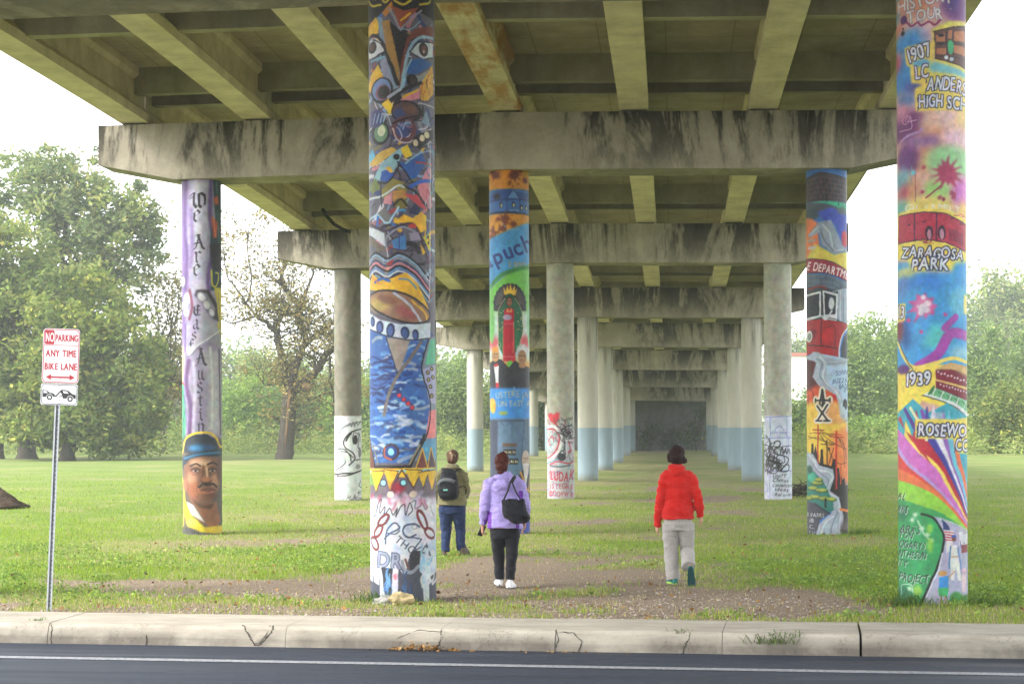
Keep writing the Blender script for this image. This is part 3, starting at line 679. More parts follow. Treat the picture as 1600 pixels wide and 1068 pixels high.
c.fill("88 780 118 800 125 868 152 882 160 778 270 785 300 830 330 700 345 680 395 680 385 800 430 850 480 815 490 815 490 990 88 990", (72, 76, 92)).fill("330 700 345 680 392 680 380 780 330 800", (40, 42, 52)).line("285 740 300 790 340 805 380 770", 20, (150, 155, 165)).line("305 730 320 780", 14, (110, 70, 60))
for p, col in (("88 780 118 800 118 868 88 850", (205, 212, 225)), ("158 775 170 775 178 900 205 985 160 985", (205, 212, 225)), ("232 780 266 785 260 935 228 940", (216, 222, 235)), ("398 820 440 850 440 985 412 985", (196, 204, 206)), ("165 780 230 785 222 965 200 965", (36, 42, 58))): c.fill(p, col)
c.dabs(14, (180, 800, 220, 930), [(80, 140, 205), (120, 170, 220)], 30, 80, 10, (70, 110)).dabs(12, (285, 800, 340, 930), [(60, 110, 170), (50, 70, 110)], 30, 80, 9, (70, 110)).ell(248, 830, 12, 20, (225, 130, 150), soft=4).dabs(30, (400, 690, 480, 860), [(150, 195, 225), (200, 215, 225), (225, 228, 230)], 30, 90, 16, (60, 120), 4)
c.fill("85 955 160 955 160 990 85 990", (165, 168, 165), soft=6)
CV_A = c
# ---------------------------------------------------------------- D: history tour column with rainbow
DK = (42, 44, 78); YH = (244, 224, 92)
c = Canvas(1405, 1509, 0, 1417, 1523, 937, 2.2, (225, 180, 165))
c.T(1390, 0, 4.45)
for x, y, a, b, col in ((60, 60, 50, 120, (90, 150, 160)), (200, 60, 140, 90, (222, 150, 124)), (470, 70, 110, 140, (120, 66, 142)), (440, 60, 40, 60, (70, 60, 130)), (90, 250, 50, 60, (222, 140, 112)), (240, 250, 90, 50, (220, 190, 198)), (170, 330, 110, 90, (70, 148, 216)), (120, 540, 100, 130, (66, 140, 212)), (200, 640, 80, 40, (70, 80, 160)), (80, 450, 26, 60, (200, 90, 110)), (150, 720, 70, 40, (74, 120, 196)), (420, 520, 130, 50, (130, 206, 216)), (150, 900, 140, 110, (118, 54, 118)), (400, 900, 170, 110, (238, 196, 178)), (500, 850, 60, 60, (244, 210, 140)), (110, 800, 50, 60, (210, 140, 170)), (330, 1000, 120, 70, (238, 170, 124)), (420, 840, 60, 50, (238, 200, 205))): c.ell(x, y, a, b, col, soft=30)
c.line("130 175 170 220 210 200 240 225 290 205 330 228 370 190", 14, (150, 56, 112)).ell(118, 165, 22, 30, (92, 40, 110), soft=4).ell(116, 255, 14, 18, (50, 44, 60)).ell(118, 225, 6, 9, (50, 44, 60))
for q in range(6): c.line([225 + q * 12, 250, 225 + q * 12, 320 + 8 * (q % 3)], 5, (180, 170, 205), .7)
c.text("HISTORY", 78, 108, 84, (228, 224, 226), to=(440, 66), outline=(70, 60, 74), ow=4, jit=.09).text("TOUR", 142, 196, 78, (228, 224, 226), to=(380, 190), outline=(74, 60, 80), ow=4, jit=.09)
c.fill("310 262 420 200 470 195 560 170 560 560 330 480", (240, 226, 110), soft=6).fill("322 275 540 210 560 512 330 456", (104, 74, 72)).line("322 275 540 210", 7, (60, 44, 50)).line("330 456 560 512", 7, (60, 44, 50))
for q in ("335 300 395 282 398 340 338 345", "455 268 525 248 527 325 455 330", "340 390 400 385 402 430 342 425", "455 360 527 350 530 420 455 412", "415 265 440 258 442 320 416 322"): c.fill(q, (196, 130, 92))
for y in (350, 362, 440): c.line([330, y, 545, y + 12 * (y > 400) - 6], 5, (54, 44, 60))
for x in (408, 448): c.line([x, 255, x + 2, 480], 5, (56, 44, 56))
c.ell(433, 378, 20, 48, (70, 175, 120)).ell(404, 450, 12, 14, (215, 225, 232)).ell(440, 458, 14, 14, (200, 215, 230)).ell(370, 300, 22, 12, (50, 46, 56)).ell(370, 355, 22, 9, (50, 46, 56))
c.fill("125 360 330 340 320 470 330 500 560 560 560 810 205 810 200 650 260 630 175 610 165 500 140 480", (242, 216, 104), soft=6).fill("320 480 560 540 560 575 300 545 290 500", (126, 200, 214), soft=10).ell(240, 480, 60, 26, (110, 180, 220), soft=8)
for t, x, y, h, to in (("1907", 150, 470, 92, (312, 438)), ("LC", 200, 590, 90, (290, 582)), ("ANDERSO", 284, 664, 88, (592, 690)), ("HIGH SCHO", 222, 783, 84, (600, 800))): c.text(t, x, y, h, (226, 230, 244), to=to, outline=DK, ow=8, jit=.06)
c.line("140 830 118 860 140 885 165 850 150 830 140 870", 6, (222, 160, 196)).line("170 830 180 880 175 920 100 925", 6, (222, 170, 200)).line("160 870 210 865", 6, (222, 170, 200)).line("85 770 100 795 108 765", 7, (230, 180, 205)).line("105 1000 160 965 230 950 250 930", 18, (190, 150, 200), soft=3)
c.T(1390, 220, 4.106)
for x, y, a, b, col in ((260, 130, 120, 100, (238, 176, 126)), (150, 130, 70, 100, (112, 56, 126)), (400, 160, 150, 110, (160, 216, 156)), (330, 350, 90, 80, (166, 222, 130)), (480, 360, 60, 110, (218, 126, 210)), (120, 260, 50, 70, (120, 176, 190)), (130, 350, 40, 60, (190, 90, 110)), (180, 340, 30, 110, (214, 150, 110)), (270, 440, 160, 60, (242, 220, 116)), (500, 470, 60, 60, (244, 206, 120)), (110, 440, 40, 50, (110, 186, 170)), (250, 30, 110, 40, (150, 110, 170)), (430, 10, 90, 50, (238, 200, 216))): c.ell(x, y, a, b, col, soft=26)
c.line("190 180 195 410", 4, (96, 60, 110)).line("170 180 172 300", 4, (110, 170, 200)).ell(180, 225, 14, 16, (110, 200, 220), soft=3).line("258 392 300 360 350 318", 9, (165, 52, 92)).splat(385, 235, 108, (176, 62, 100), 13, 5, 5).splat(235, 352, 18, (176, 56, 96), 6, 2, 2).ell(368, 402, 12, 13, (170, 56, 92)).splat(430, 370, 26, (180, 70, 110), 6, 4, 2)
c.text("GIL FAMILY", 128, 468, 42, (238, 236, 224), to=(470, 482), jit=.12)
c.fill("85 470 250 455 400 470 520 530 530 790 480 820 430 850 170 860 150 780 85 760", (246, 224, 100), soft=6).fill("90 486 250 480 380 490 506 548 506 722 380 672 250 652 90 662", (188, 56, 82)).dabs(60, (92, 490, 500, 680), [(206, 84, 104), (168, 44, 72), (150, 40, 70)], 20, 50, 5, (-4, 12)).line("90 486 250 480 380 490 506 548 506 722 380 672 250 652 90 662", 7, (72, 36, 62), curve=False).line("190 482 192 655", 9, (84, 40, 72)).line("325 486 325 660", 9, (84, 40, 72))
for x in (283, 357): c.ell(x, 612, 24, 46, (60, 36, 62)).ell(x, 622, 13, 34, (200, 140, 160))
for x, y in ((155, 552), (252, 540), (420, 520), (478, 550), (450, 600)): c.ell(x, y, 10, 5, (80, 36, 60))
c.fill("395 580 490 610 490 690 400 655", (150, 44, 74)).text("ZARAGOSA", 108, 752, 66, (230, 232, 242), to=(490, 792), outline=DK, ow=9, jit=.07, bend=-14).text("PARK", 172, 842, 74, (230, 232, 242), to=(398, 846), outline=DK, ow=9, jit=.07)
c.fill("80 780 160 790 180 860 420 860 440 800 540 780 540 1480 80 1480", (70, 166, 228), soft=14).ell(140, 860, 60, 40, (236, 224, 120), soft=14, a=.8)
c.T(1390, 460, 4.106)
for x, y, a, b, col in ((330, 280, 90, 80, (96, 206, 206)), (150, 250, 36, 110, (44, 102, 176)), (470, 60, 60, 90, (110, 196, 226)), (480, 380, 70, 40, (150, 206, 226)), (250, -60, 140, 50, (64, 140, 222)), (120, -40, 40, 70, (90, 140, 205)), (230, 200, 60, 110, (80, 170, 236)), (105, 220, 22, 90, (134, 56, 72))): c.ell(x, y, a, b, col, soft=22)
c.splat(250, 85, 108, (208, 84, 156), 9, 8, 4).ell(250, 90, 60, 60, (222, 130, 180), soft=14)
for x, y, r in ((250, 30, 16), (275, 70, 20), (245, 95, 26), (270, 110, 20), (215, 85, 8), (235, 125, 18)): c.ell(x, y, r, r, (240, 226, 238), soft=3)
c.line("225 465 340 390 420 262 520 268", 62, (172, 76, 176), soft=8).line("385 225 450 155", 44, (172, 80, 180), soft=6)
c.fill("80 60 140 60 140 170 80 180", (240, 220, 110), soft=4).text("13", 84, 150, 74, (230, 232, 240), to=(130, 150), outline=DK, ow=7).fill("500 10 560 10 560 140 500 130", (236, 222, 130), soft=4).text("1", 510, 105, 80, (230, 232, 240), to=(530, 105), outline=DK, ow=7)
c.fill("90 470 200 480 330 450 560 470 560 820 430 740 250 680 200 780 90 760", (250, 226, 92), soft=5).line("92 308 130 400 200 470 330 444 440 414 560 450", 24, (250, 226, 110)).ell(130, 480, 40, 30, (100, 50, 120), soft=8).line("110 330 150 420 190 480", 8, (110, 80, 60))
c.fill("330 482 420 440 560 470 560 560 330 492", (218, 178, 116)).fill("330 490 440 492 560 545 560 605 330 545", (136, 34, 56)).fill("330 556 560 622 560 690 330 604", (132, 34, 56)).line("330 550 560 615", 8, (222, 184, 120)).line("330 490 440 490 560 540", 5, (70, 30, 40))
for q in range(10): c.ell(345 + q * 20, 500 + q * 6.4 + 6 * (q % 2), 7, 6, (226, 206, 216)).ell(360 + q * 18, 580 + q * 5 + 4 * (q % 2), 6, 6, (216, 196, 206))
c.fill("248 645 330 600 560 690 560 815 440 716", (222, 230, 226)).fill("280 636 330 604 560 700 560 770 440 690", (112, 182, 132)).line("248 645 440 716 560 815", 7, (50, 70, 60)).line("330 600 560 692", 5, (50, 70, 60))
for q in range(5): c.line([330 + q * 48, 605 + q * 20, 310 + q * 48, 650 + q * 22], 7, (232, 238, 232)).line([350 + q * 48, 625 + q * 20, 380 + q * 48, 650 + q * 21], 9, (70, 140, 92))
c.line("285 640 320 590 300 635", 10, (50, 120, 70)).text("1939", 136, 582, 80, (230, 232, 242), to=(296, 578), outline=DK, ow=8, jit=.05)
c.T(1390, 700, 4.275)
c.fill("300 -240 420 -300 600 -180 600 560 100 560 100 -240 200 -330", (66, 176, 196))
for p, col in (("470 -200 510 60 545 200 575 420", (242, 124, 84)), ("430 -260 480 60 530 220 575 440", (118, 204, 226)), ("395 -260 450 60 510 220 574 450", (156, 106, 192)), ("330 -290 375 -120 440 70 505 240 573 460", (238, 238, 242)), ("290 -290 330 -110 420 70 495 250 572 470", (72, 70, 166)), ("220 -260 270 -100 390 80 480 260 571 480", (196, 42, 62)), ("150 -190 240 -10 370 110 470 290 570 490", (254, 228, 104)), ("90 -150 235 20 350 125 450 290 569 500", (216, 118, 206)), ("90 -50 170 80 300 190 430 320 567 508", (192, 168, 226)), ("90 5 170 112 300 218 430 342 565 514", (226, 74, 66)), ("90 115 250 200 400 312 560 520", (236, 122, 74)), ("90 200 250 250 400 342 555 524", (152, 216, 72)), ("90 320 260 372 400 424 545 530", (62, 166, 92))):
    q = catmull(pts(p), .1); c.fill(np.vstack([q, [[600, 560], [600, 1100], [80, 1100]]]), col, 1, 2)
c.fill("120 -220 150 -120 210 -80 280 30 330 110 240 10 190 -60 100 -200", (196, 42, 62), .9).line("150 -260 200 -160 230 -110", 26, (90, 60, 150), soft=4).line("185 -270 250 -150 290 -60", 20, (236, 234, 190)).line("260 -250 280 -170 330 -110", 22, (130, 70, 170), soft=3).fill("330 -240 390 -240 400 -130 350 -110", (190, 200, 230), .8, 6)
c.T(1390, 460, 4.106).fill("205 800 330 795 450 800 560 780 560 1020 470 1010 440 920 210 920", (248, 228, 100), soft=4).text("ROSEWOO", 222, 895, 76, (230, 232, 242), to=(580, 915), outline=DK, ow=9, jit=.06).text("COU", 458, 995, 72, (230, 232, 242), to=(580, 1000), outline=DK, ow=8, jit=.06)
c.T(1390, 700, 4.275)
c.fill("250 425 400 450 500 500 570 545 600 560 600 1050 240 1050", (180, 180, 208)).line("380 455 480 490 560 540", 8, (190, 220, 200)).fill("90 420 260 425 340 452 394 540 400 640 370 760 310 900 252 1050 90 1050", (54, 166, 98)).line("262 425 340 450 396 540 402 640 372 760 312 900 254 1050", 15, (24, 34, 34)).line("400 680 375 790 318 920 275 1040", 9, (222, 226, 236))
c.ell(120, 420, 60, 50, (40, 120, 80), soft=20).ell(150, 970, 80, 70, (40, 120, 84), soft=22)
for t, x, y, h, x2 in (("AL", 104, 330, 46, 150), ("RKS", 104, 418, 48, 165), ("ARKS", 118, 548, 50, 250), ("TON", 114, 585, 40, 200), ("OGARTS", 112, 652, 46, 282), ("NTHESUN", 110, 716, 48, 288), ("ITY", 104, 770, 42, 166), ("PROJECT", 112, 872, 54, 308)):
    c.text(t, x + 5, y + 4, h, (200, 216, 206), to=(x2 + 5, y + 12), jit=.08, shear=.15).text(t, x, y, h, (28, 40, 40), to=(x2, y + 8), jit=.08, shear=.15)
for x, y in ((225, 430), (205, 465), (300, 560), (265, 520), (190, 920), (325, 600)): c.splat(x, y, 22, (206, 236, 200), 7, int(x), 3)
c.line("240 470 270 540 320 600", 9, (190, 230, 190), soft=3).ell(315, 520, 20, 30, (150, 206, 80), soft=8).ell(320, 630, 20, 50, (140, 206, 80), soft=10).ell(240, 930, 30, 40, (150, 206, 80), soft=10).line("135 960 140 900 200 895 210 940", 7, (190, 214, 200))
c.fill("398 455 440 505 446 530 404 527", (38, 56, 120)).fill("408 527 470 535 462 620 424 690 420 600", (226, 226, 230))
for q in range(4): c.line([412, 540 + q * 17, 466, 548 + q * 17], 7, (192, 46, 66))
c.ell(470, 588, 15, 18, (130, 84, 62)).ell(470, 572, 17, 10, (60, 90, 190)).fill("440 622 492 632 498 700 524 862 502 862 486 760 478 862 456 856 452 700 436 660", (234, 232, 228)).line("450 640 446 780", 12, (80, 130, 190)).line("500 650 520 780", 12, (90, 140, 200)).line("455 705 500 705", 6, (190, 140, 90))
c.ell(402, 812, 28, 18, (206, 160, 90)).fill("382 838 442 828 436 912 378 908", (60, 150, 228)).fill("374 908 442 905 436 965 380 962", (66, 186, 112)).line("395 960 392 1010", 10, (190, 140, 110)).line("420 960 425 1010", 10, (190, 140, 110)).line("440 840 480 800", 9, (200, 160, 120))
for x, y in ((520, 560), (548, 575)): c.ell(x, y - 35, 9, 12, (200, 190, 190)).fill([x - 14, y - 15, x + 14, y - 15, x + 12, y + 70, x - 12, y + 70], (226, 224, 230)).line([x - 8, y + 40, x + 8, y + 110], 8, (110, 70, 130))
c.fill("524 630 575 628 575 680 524 682", (140, 60, 70)).ell(540, 800, 14, 18, (226, 190, 200)).fill("525 820 556 820 552 940 530 940", (230, 206, 216)).ell(490, 975, 40, 40, (70, 150, 70), soft=6).ell(545, 1000, 40, 40, (80, 150, 70), soft=6)
CV_D = c
# ---------------------------------------------------------------- B: robed figure and blue bands (middle of the second row)
c = Canvas(765, 826, 272, 766, 828, 838, 3, (228, 148, 28))
c.T(740, 250, 4.64)
for x, y, a, b in ((165, 150, 46, 34), (295, 150, 66, 46), (375, 185, 26, 26), (140, 120, 30, 30), (265, 205, 22, 12), (340, 115, 40, 20)): c.splat(x, y, (a + b) / 2, (104, 32, 22), 9, x, 6)
c.ell(380, 130, 26, 30, (206, 160, 40), soft=10).fill("105 250 420 250 420 432 105 432", (52, 108, 182), soft=4)
c.fill("122 300 150 262 272 250 300 275 400 275 400 330 122 342", (38, 84, 158)).fill("244 318 290 262 332 318", (92, 144, 208)).line("244 318 290 262 332 318", 5, NV).line("244 318 244 420", 5, NV).line("335 318 335 420", 5, NV).line("110 335 244 322 400 325", 5, (30, 54, 110)).ell(172, 302, 24, 20, (30, 34, 50), soft=6).line("110 418 400 428", 16, (30, 50, 96))
for x, y, a, b in ((200, 366, 10, 24), (290, 364, 13, 20), (347, 382, 10, 20), (380, 380, 8, 18)): c.ell(x, y, a, b, (24, 40, 84)).ell(x + 2, y + 4, a * .5, b * .6, (206, 206, 140))
c.line("262 405 310 402 330 412", 7, (130, 160, 210)).fill("100 432 430 432 430 540 330 560 100 640", (230, 154, 32), soft=4)
for x, y, r in ((230, 470, 50), (160, 540, 52), (290, 505, 36), (215, 530, 44), (135, 590, 30), (180, 465, 24)): c.splat(x, y, r, (128, 60, 34), 8, x, 5)
c.ell(170, 520, 16, 34, (232, 160, 40), soft=4).ell(205, 500, 10, 20, (224, 160, 50), soft=4).fill("100 610 260 545 430 470 430 800 250 860 100 990", (66, 154, 218), soft=6).line("215 500 260 545 330 540", 7, (130, 170, 200), .7)
c.text("apuch", 92, 822, 116, (28, 52, 132), to=(432, 680), jit=.03).text("2.000.0", 250, 815, 34, (206, 156, 44), to=(420, 805), jit=.12)
c.T(740, 450, 4.64)
c.fill("100 60 250 -70 430 -150 430 330 100 330", (110, 194, 72), soft=6).line("105 40 180 -40 250 -80 420 -130", 26, (52, 136, 62), soft=8).fill("100 220 160 200 390 200 430 230 430 560 100 560", (206, 222, 220), soft=26)
c.ell(150, 425, 44, 44, (226, 96, 110), soft=18).ell(372, 415, 44, 44, (222, 84, 96), soft=18).ell(135, 300, 20, 130, (120, 196, 100), soft=10).ell(405, 300, 16, 160, (130, 200, 150), soft=8)
P = []
for q in range(25):
    t = math.pi * (1 - q / 24); k = 1 + .05 * (q % 2); P += [264 + 116 * k * math.cos(t), 150 - 145 * k * math.sin(t)]
P += [382, 195, 320, 205, 210, 205, 148, 195]; c.fill(P, (38, 40, 54))
for q in range(21):
    t = math.pi * (q / 20); c.line([264 + 62 * math.cos(t), 140 - 80 * math.sin(t), 264 + 98 * math.cos(t), 148 - 122 * math.sin(t)], 3.5, (196, 170, 96), .8)
c.fill("224 84 218 24 238 58 246 10 258 56 266 -2 278 56 298 12 298 58 314 32 302 86", (240, 190, 52)).fill("234 100 262 80 300 108 346 190 358 330 332 452 300 505 214 522 184 440 178 200 214 150", (26, 98, 66)).line("234 100 178 200 184 330 178 440", 4, (214, 186, 120)).line("300 108 346 190 358 330 330 440", 4, (214, 186, 120)).ell(262, 118, 34, 44, (26, 84, 60)).ell(257, 132, 24, 36, (54, 34, 30)).ell(260, 136, 18, 30, (152, 104, 78)).line("248 128 258 130", 3, BK).line("264 130 272 128", 3, BK).line("254 152 266 152", 3, (120, 50, 50))
c.fill("224 190 260 175 292 190 294 262 302 566 214 558 220 300", (196, 28, 54)).fill("240 178 258 200 276 176 280 210 240 210", (226, 150, 90)).ell(246, 246, 32, 20, (176, 160, 190)).line("218 295 290 290", 5, (226, 110, 120)).line("216 300 214 520", 3, (230, 190, 120)).line("292 280 286 500", 3, (230, 190, 120)).line("240 320 236 520", 3, (150, 16, 40)).line("268 320 270 520", 3, (150, 16, 40)).fill("212 520 305 525 300 570 262 552 220 562", (206, 34, 60)).line("214 525 300 528", 4, (238, 150, 150))
for q in range(26): c.ell(c.rng.choice((c.rng.uniform(186, 216), c.rng.uniform(305, 350))), c.rng.uniform(190, 340), 3.5, 3.5, (226, 206, 130))
c.fill("184 350 212 340 212 500 190 470", (20, 120, 76)).fill("300 340 330 345 322 450 296 480", (20, 120, 76)).line("184 420 200 440 188 470 175 440", 4, (226, 220, 170))
c.fill("240 580 262 620 290 575 275 555 252 560", (110, 190, 70))
c.fill("100 770 118 570 160 538 200 545 255 606 300 552 330 575 400 600 430 640 430 780", (36, 39, 50)).ell(160, 515, 28, 48, (192, 152, 104)).ell(158, 475, 24, 22, (232, 160, 60), soft=4).line("145 530 175 528", 4, (120, 80, 60)).line("148 508 156 508", 5, BK).line("166 508 174 508", 5, BK).fill("148 588 184 590 180 700 186 745 164 745 160 690", (226, 228, 232)).fill("150 580 178 572 180 592 152 600", (196, 36, 50)).fill("162 715 184 715 182 765 164 765", (200, 34, 50))
c.ell(352, 480, 42, 44, (206, 208, 210), soft=4).ell(352, 530, 31, 50, (176, 128, 88)).line("330 520 348 520", 4, BK).line("358 520 376 520", 4, BK).line("340 550 364 550", 4, (130, 60, 50)).ell(352, 590, 26, 18, (176, 128, 88)).line("322 480 350 462 382 486", 12, (222, 222, 224))
c.fill("100 752 430 752 430 980 100 980", (54, 142, 222), soft=8).ell(142, 880, 22, 52, (236, 176, 60), soft=6).ell(135, 845, 16, 22, (220, 176, 80), soft=4).text("USTERE JAL", 160, 822, 44, (186, 180, 140), to=(420, 818), jit=.07).text("UN EAST A", 178, 886, 40, (190, 184, 146), to=(410, 884), jit=.07).ell(215, 932, 34, 14, (140, 160, 60), soft=6).line("290 740 300 770", 5, (160, 190, 220))
c.T(720, 640, 4.853)
c.fill("215 92 540 92 540 970 215 970", (88, 118, 148), soft=5).fill("218 100 280 104 276 970 218 970", (48, 58, 84), soft=4).line("290 110 480 108", 14, (60, 84, 112), soft=4).line("300 115 340 150 385 120 390 250", 4, (64, 84, 110)).line("480 110 460 400 470 640", 8, (66, 90, 118), soft=2).line("505 110 520 640", 16, (70, 76, 96), soft=4).fill("315 276 430 280 430 300 318 302", (98, 76, 62)).line("315 306 430 308", 4, (50, 60, 80))
for x, y in ((372, 346), (388, 416)):
    c.fill([x - 52, y - 26, x + 48, y - 24, x + 46, y + 24, x - 50, y + 22], (44, 52, 60))
    for q in range(8): c.ell(x - 38 + q * 11, y + 2 * (q % 3), 4, 9, ((226, 220, 200), (206, 190, 90), (120, 90, 60))[q % 3])
c.fill("440 520 470 480 520 520 545 980 440 980", (40, 40, 54)).line("452 500 480 560 500 620 522 650", 16, (222, 156, 60)).line("450 560 480 640 505 700", 12, (204, 132, 52)).line("520 540 512 640", 10, (226, 170, 80)).ell(492, 405, 30, 68, (190, 168, 148)).ell(490, 360, 22, 26, (206, 190, 176), soft=4).fill("470 430 515 430 512 490 492 610 476 500", (220, 212, 206)).line("474 395 486 393", 4, (90, 70, 60)).line("496 393 510 396", 4, (90, 70, 60)).line("490 400 488 425", 4, (150, 120, 104)).fill("440 870 540 860 540 960 440 965", (48, 66, 168), soft=6).line("485 860 485 910", 12, (190, 90, 40))
CV_B = c
# ---------------------------------------------------------------- E: lavender ribbon, blackletter, portrait in a bowler hat
LT = {'W': ["-2 26 10 8 26 6 22 20 22 76 38 97 54 82", "54 8 54 82", "54 82 68 97 90 78", "66 4 90 22 90 78", "44 12 66 4", "-6 40 14 30"], 'e': ["10 30 10 80 30 98 62 80", "10 30 36 4 60 30 12 56", "-4 36 10 30"],
      'A': ["40 0 72 84 92 96", "40 0 44 20 22 84 0 96", "8 60 64 52", "18 8 40 0 58 6", "-6 100 24 90"], 'r': ["16 10 30 20 30 84 44 98", "30 30 52 4 72 20", "8 98 30 84"], 'E': ["66 14 40 0 18 16 12 60 30 92 72 84", "20 44 66 40", "-4 24 18 16", "46 6 46 84"],
      'a': ["16 22 40 6 56 20 56 82 76 96", "56 42 20 58 20 84 38 96 56 82"], 's': ["60 20 38 4 16 20 20 40 58 60 60 80 36 98 8 84"], 't': ["34 0 34 80 50 98 70 84", "10 28 64 22"], 'u': ["0 18 20 8 20 80 38 96 56 80", "56 8 56 82 76 96"], 'i': ["20 26 36 30 36 84 54 98", "30 2 44 10"], 'n': ["2 20 20 10 20 88", "20 30 44 8 62 24 62 84 78 98", "6 100 20 86"]}
def black_letter(c, ch, x, y, w, h, col):
    for st in LT[ch]:
        p = pts(st) / 100.0; c.nibline(np.stack([x + p[:, 0] * w, y + p[:, 1] * h], -1), w * .19, col, 40)
c = Canvas(285.5, 344, 280, 285.5, 344, 832, 3, (160, 152, 182))
c.T(240, 260, 3.56)
c.fill("150 60 200 60 190 400 200 700 160 1070 150 1070", (116, 88, 146), soft=14).fill("222 60 290 60 285 300 262 460 285 700 240 720 215 400", (206, 208, 222), soft=24).line("185 80 178 330 190 520 182 680", 22, (96, 70, 126), soft=10).line("318 70 312 300 330 420 300 620 305 690", 20, (112, 84, 148), soft=8).line("210 250 218 420 205 560", 22, (140, 120, 170), soft=10).line("270 160 290 330 275 520", 20, (186, 182, 204), soft=8).line("164 60 162 600", 8, (180, 190, 214), soft=2)
c.fill("326 60 340 300 318 360 310 420 322 580 312 690 400 690 400 60", (34, 64, 78), soft=3).fill("312 440 330 430 400 430 400 600 330 570 318 560", (40, 36, 54), soft=6)
for p in ("318 280 352 310 346 395 328 402 322 340", "330 180 352 160 358 210 338 215", "342 330 356 300 360 370"): c.fill(p, (206, 92, 62), soft=3)
c.line("330 290 340 390", 5, (240, 160, 110)).line("345 90 352 150", 12, (60, 110, 110), soft=4).line("350 250 356 420", 8, (50, 120, 120), soft=4).line("318 580 322 660 345 660 355 600 340 590", 9, (214, 200, 50)).fill("330 670 400 670 400 990 350 960 348 760", (214, 196, 56), soft=3).line("356 700 364 940", 6, (120, 110, 50))
c.fill("228 720 240 688 300 688 346 760 356 860 330 850 290 800 262 748", (56, 50, 58), soft=3).fill("248 700 290 706 340 790 330 830 290 780", (140, 138, 150), soft=4)
for x, y, a, b, r in ((266, 730, 18, 28, -30), (292, 772, 18, 26, -30), (318, 812, 14, 22, -20), (190, 738, 18, 34, 0), (178, 772, 18, 22, 0), (186, 812, 14, 22, 0), (168, 640, 10, 26, 0)): c.ell(x, y, a + 4, b + 4, (110, 104, 124), rot=r, soft=3).ell(x, y, a, b, (216, 216, 222), rot=r, soft=3)
c.line("205 690 215 780 200 850", 14, (120, 60, 90), soft=5).fill("262 782 300 830 362 908 300 960 190 1066 215 1000 250 900", (172, 170, 184), soft=4).line("185 1066 240 1000 300 958 365 905", 7, (220, 220, 226)).fill("300 965 365 915 365 1075 275 1075", (150, 148, 160), soft=4).line("180 880 178 1060", 16, (110, 86, 140), soft=5).line("156 980 160 1068", 10, (226, 206, 120))
INK = (46, 40, 52)
for ch, y0, y1, x, w in (('W', 152, 240, 208, 86), ('e', 245, 316, 222, 62), ('A', 385, 468, 222, 66), ('r', 474, 540, 222, 56), ('e', 544, 612, 222, 58), ('E', 772, 836, 218, 56), ('a', 848, 908, 214, 50), ('s', 918, 966, 210, 44), ('t', 968, 1032, 194, 44)): black_letter(c, ch, x, y0, w, y1 - y0, INK)
c.T(240, 540, 3.445)
c.fill("150 40 300 -20 380 20 380 480 150 480", (146, 136, 162), soft=6).fill("262 30 340 30 345 470 275 470 290 250", (190, 188, 192), soft=16).line("190 80 178 200 200 330 192 470", 24, (94, 60, 110), soft=9).line("215 90 222 240 212 460", 14, (180, 172, 194), soft=7).line("345 20 350 470", 12, (70, 66, 70), soft=4).line("300 10 310 200 305 440", 10, (214, 214, 214), soft=6)
c.fill("140 0 166 0 170 110 160 200 140 200", (226, 190, 130), soft=3).line("150 190 170 205", 12, (190, 50, 50), soft=2).fill("140 205 165 200 178 330 172 480 160 540 140 540", (66, 150, 116), soft=3).line("160 230 172 330 160 420 170 500", 6, (30, 90, 90)).line("168 100 172 300 182 470", 7, (130, 100, 170))
c.fill("178 10 245 -10 190 58", (196, 196, 206), soft=2).line("178 62 215 40 250 0", 6, (110, 106, 120))
for ch, y0, y1, x, w in (('A', 12, 108, 224, 62), ('u', 126, 184, 230, 50), ('s', 190, 254, 228, 48), ('t', 262, 322, 230, 50), ('i', 334, 398, 232, 50), ('n', 406, 470, 230, 52)): black_letter(c, ch, x, y0, w, y1 - y0, (52, 46, 62))
c.fill("140 520 175 480 350 490 380 540 380 1010 140 1010", (92, 84, 76), soft=8).line("150 640 165 800 160 960", 18, (214, 180, 60), soft=8)
c.fill("164 566 174 502 210 474 282 470 322 498 340 552 300 575 210 578", (34, 44, 56)).ell(232, 545, 46, 18, (46, 128, 184), soft=10).ell(290, 540, 40, 14, (40, 80, 120), soft=8).fill("150 600 196 572 280 562 365 545 365 588 270 590 190 612 160 660", (30, 48, 66)).line("165 600 240 578 350 568", 10, (44, 110, 150), soft=4).line("158 572 172 500 214 468 288 463 328 490 346 532 360 540", 11, (236, 202, 48))
c.fill("164 640 200 602 270 586 342 596 354 680 344 762 302 832 250 842 192 802 166 722", (128, 88, 68), soft=2).ell(250, 622, 56, 22, (206, 166, 130), soft=10).ell(205, 705, 24, 44, (190, 140, 106), soft=10).ell(218, 770, 36, 46, (168, 100, 66), soft=14).ell(322, 715, 20, 40, (196, 136, 102), soft=10).ell(300, 800, 30, 24, (110, 66, 48), soft=10).ell(345, 660, 12, 70, (100, 64, 48), soft=8).ell(170, 740, 10, 34, (170, 110, 80), soft=3).line("196 640 225 628 248 640", 9, (50, 34, 30)).line("285 632 312 622 335 634", 9, (50, 34, 30))
for x in (222, 308): c.ell(x, 662, 27, 14, (104, 66, 50), soft=5).ell(x, 666, 17, 5.5, (168, 150, 138)).ell(x + 1, 665, 7, 6, (36, 26, 24)).line([x - 22, 660, x, 652, x + 22, 660], 5, (56, 36, 30)).line([x - 20, 682, x, 688, x + 20, 680], 4, (110, 70, 52))
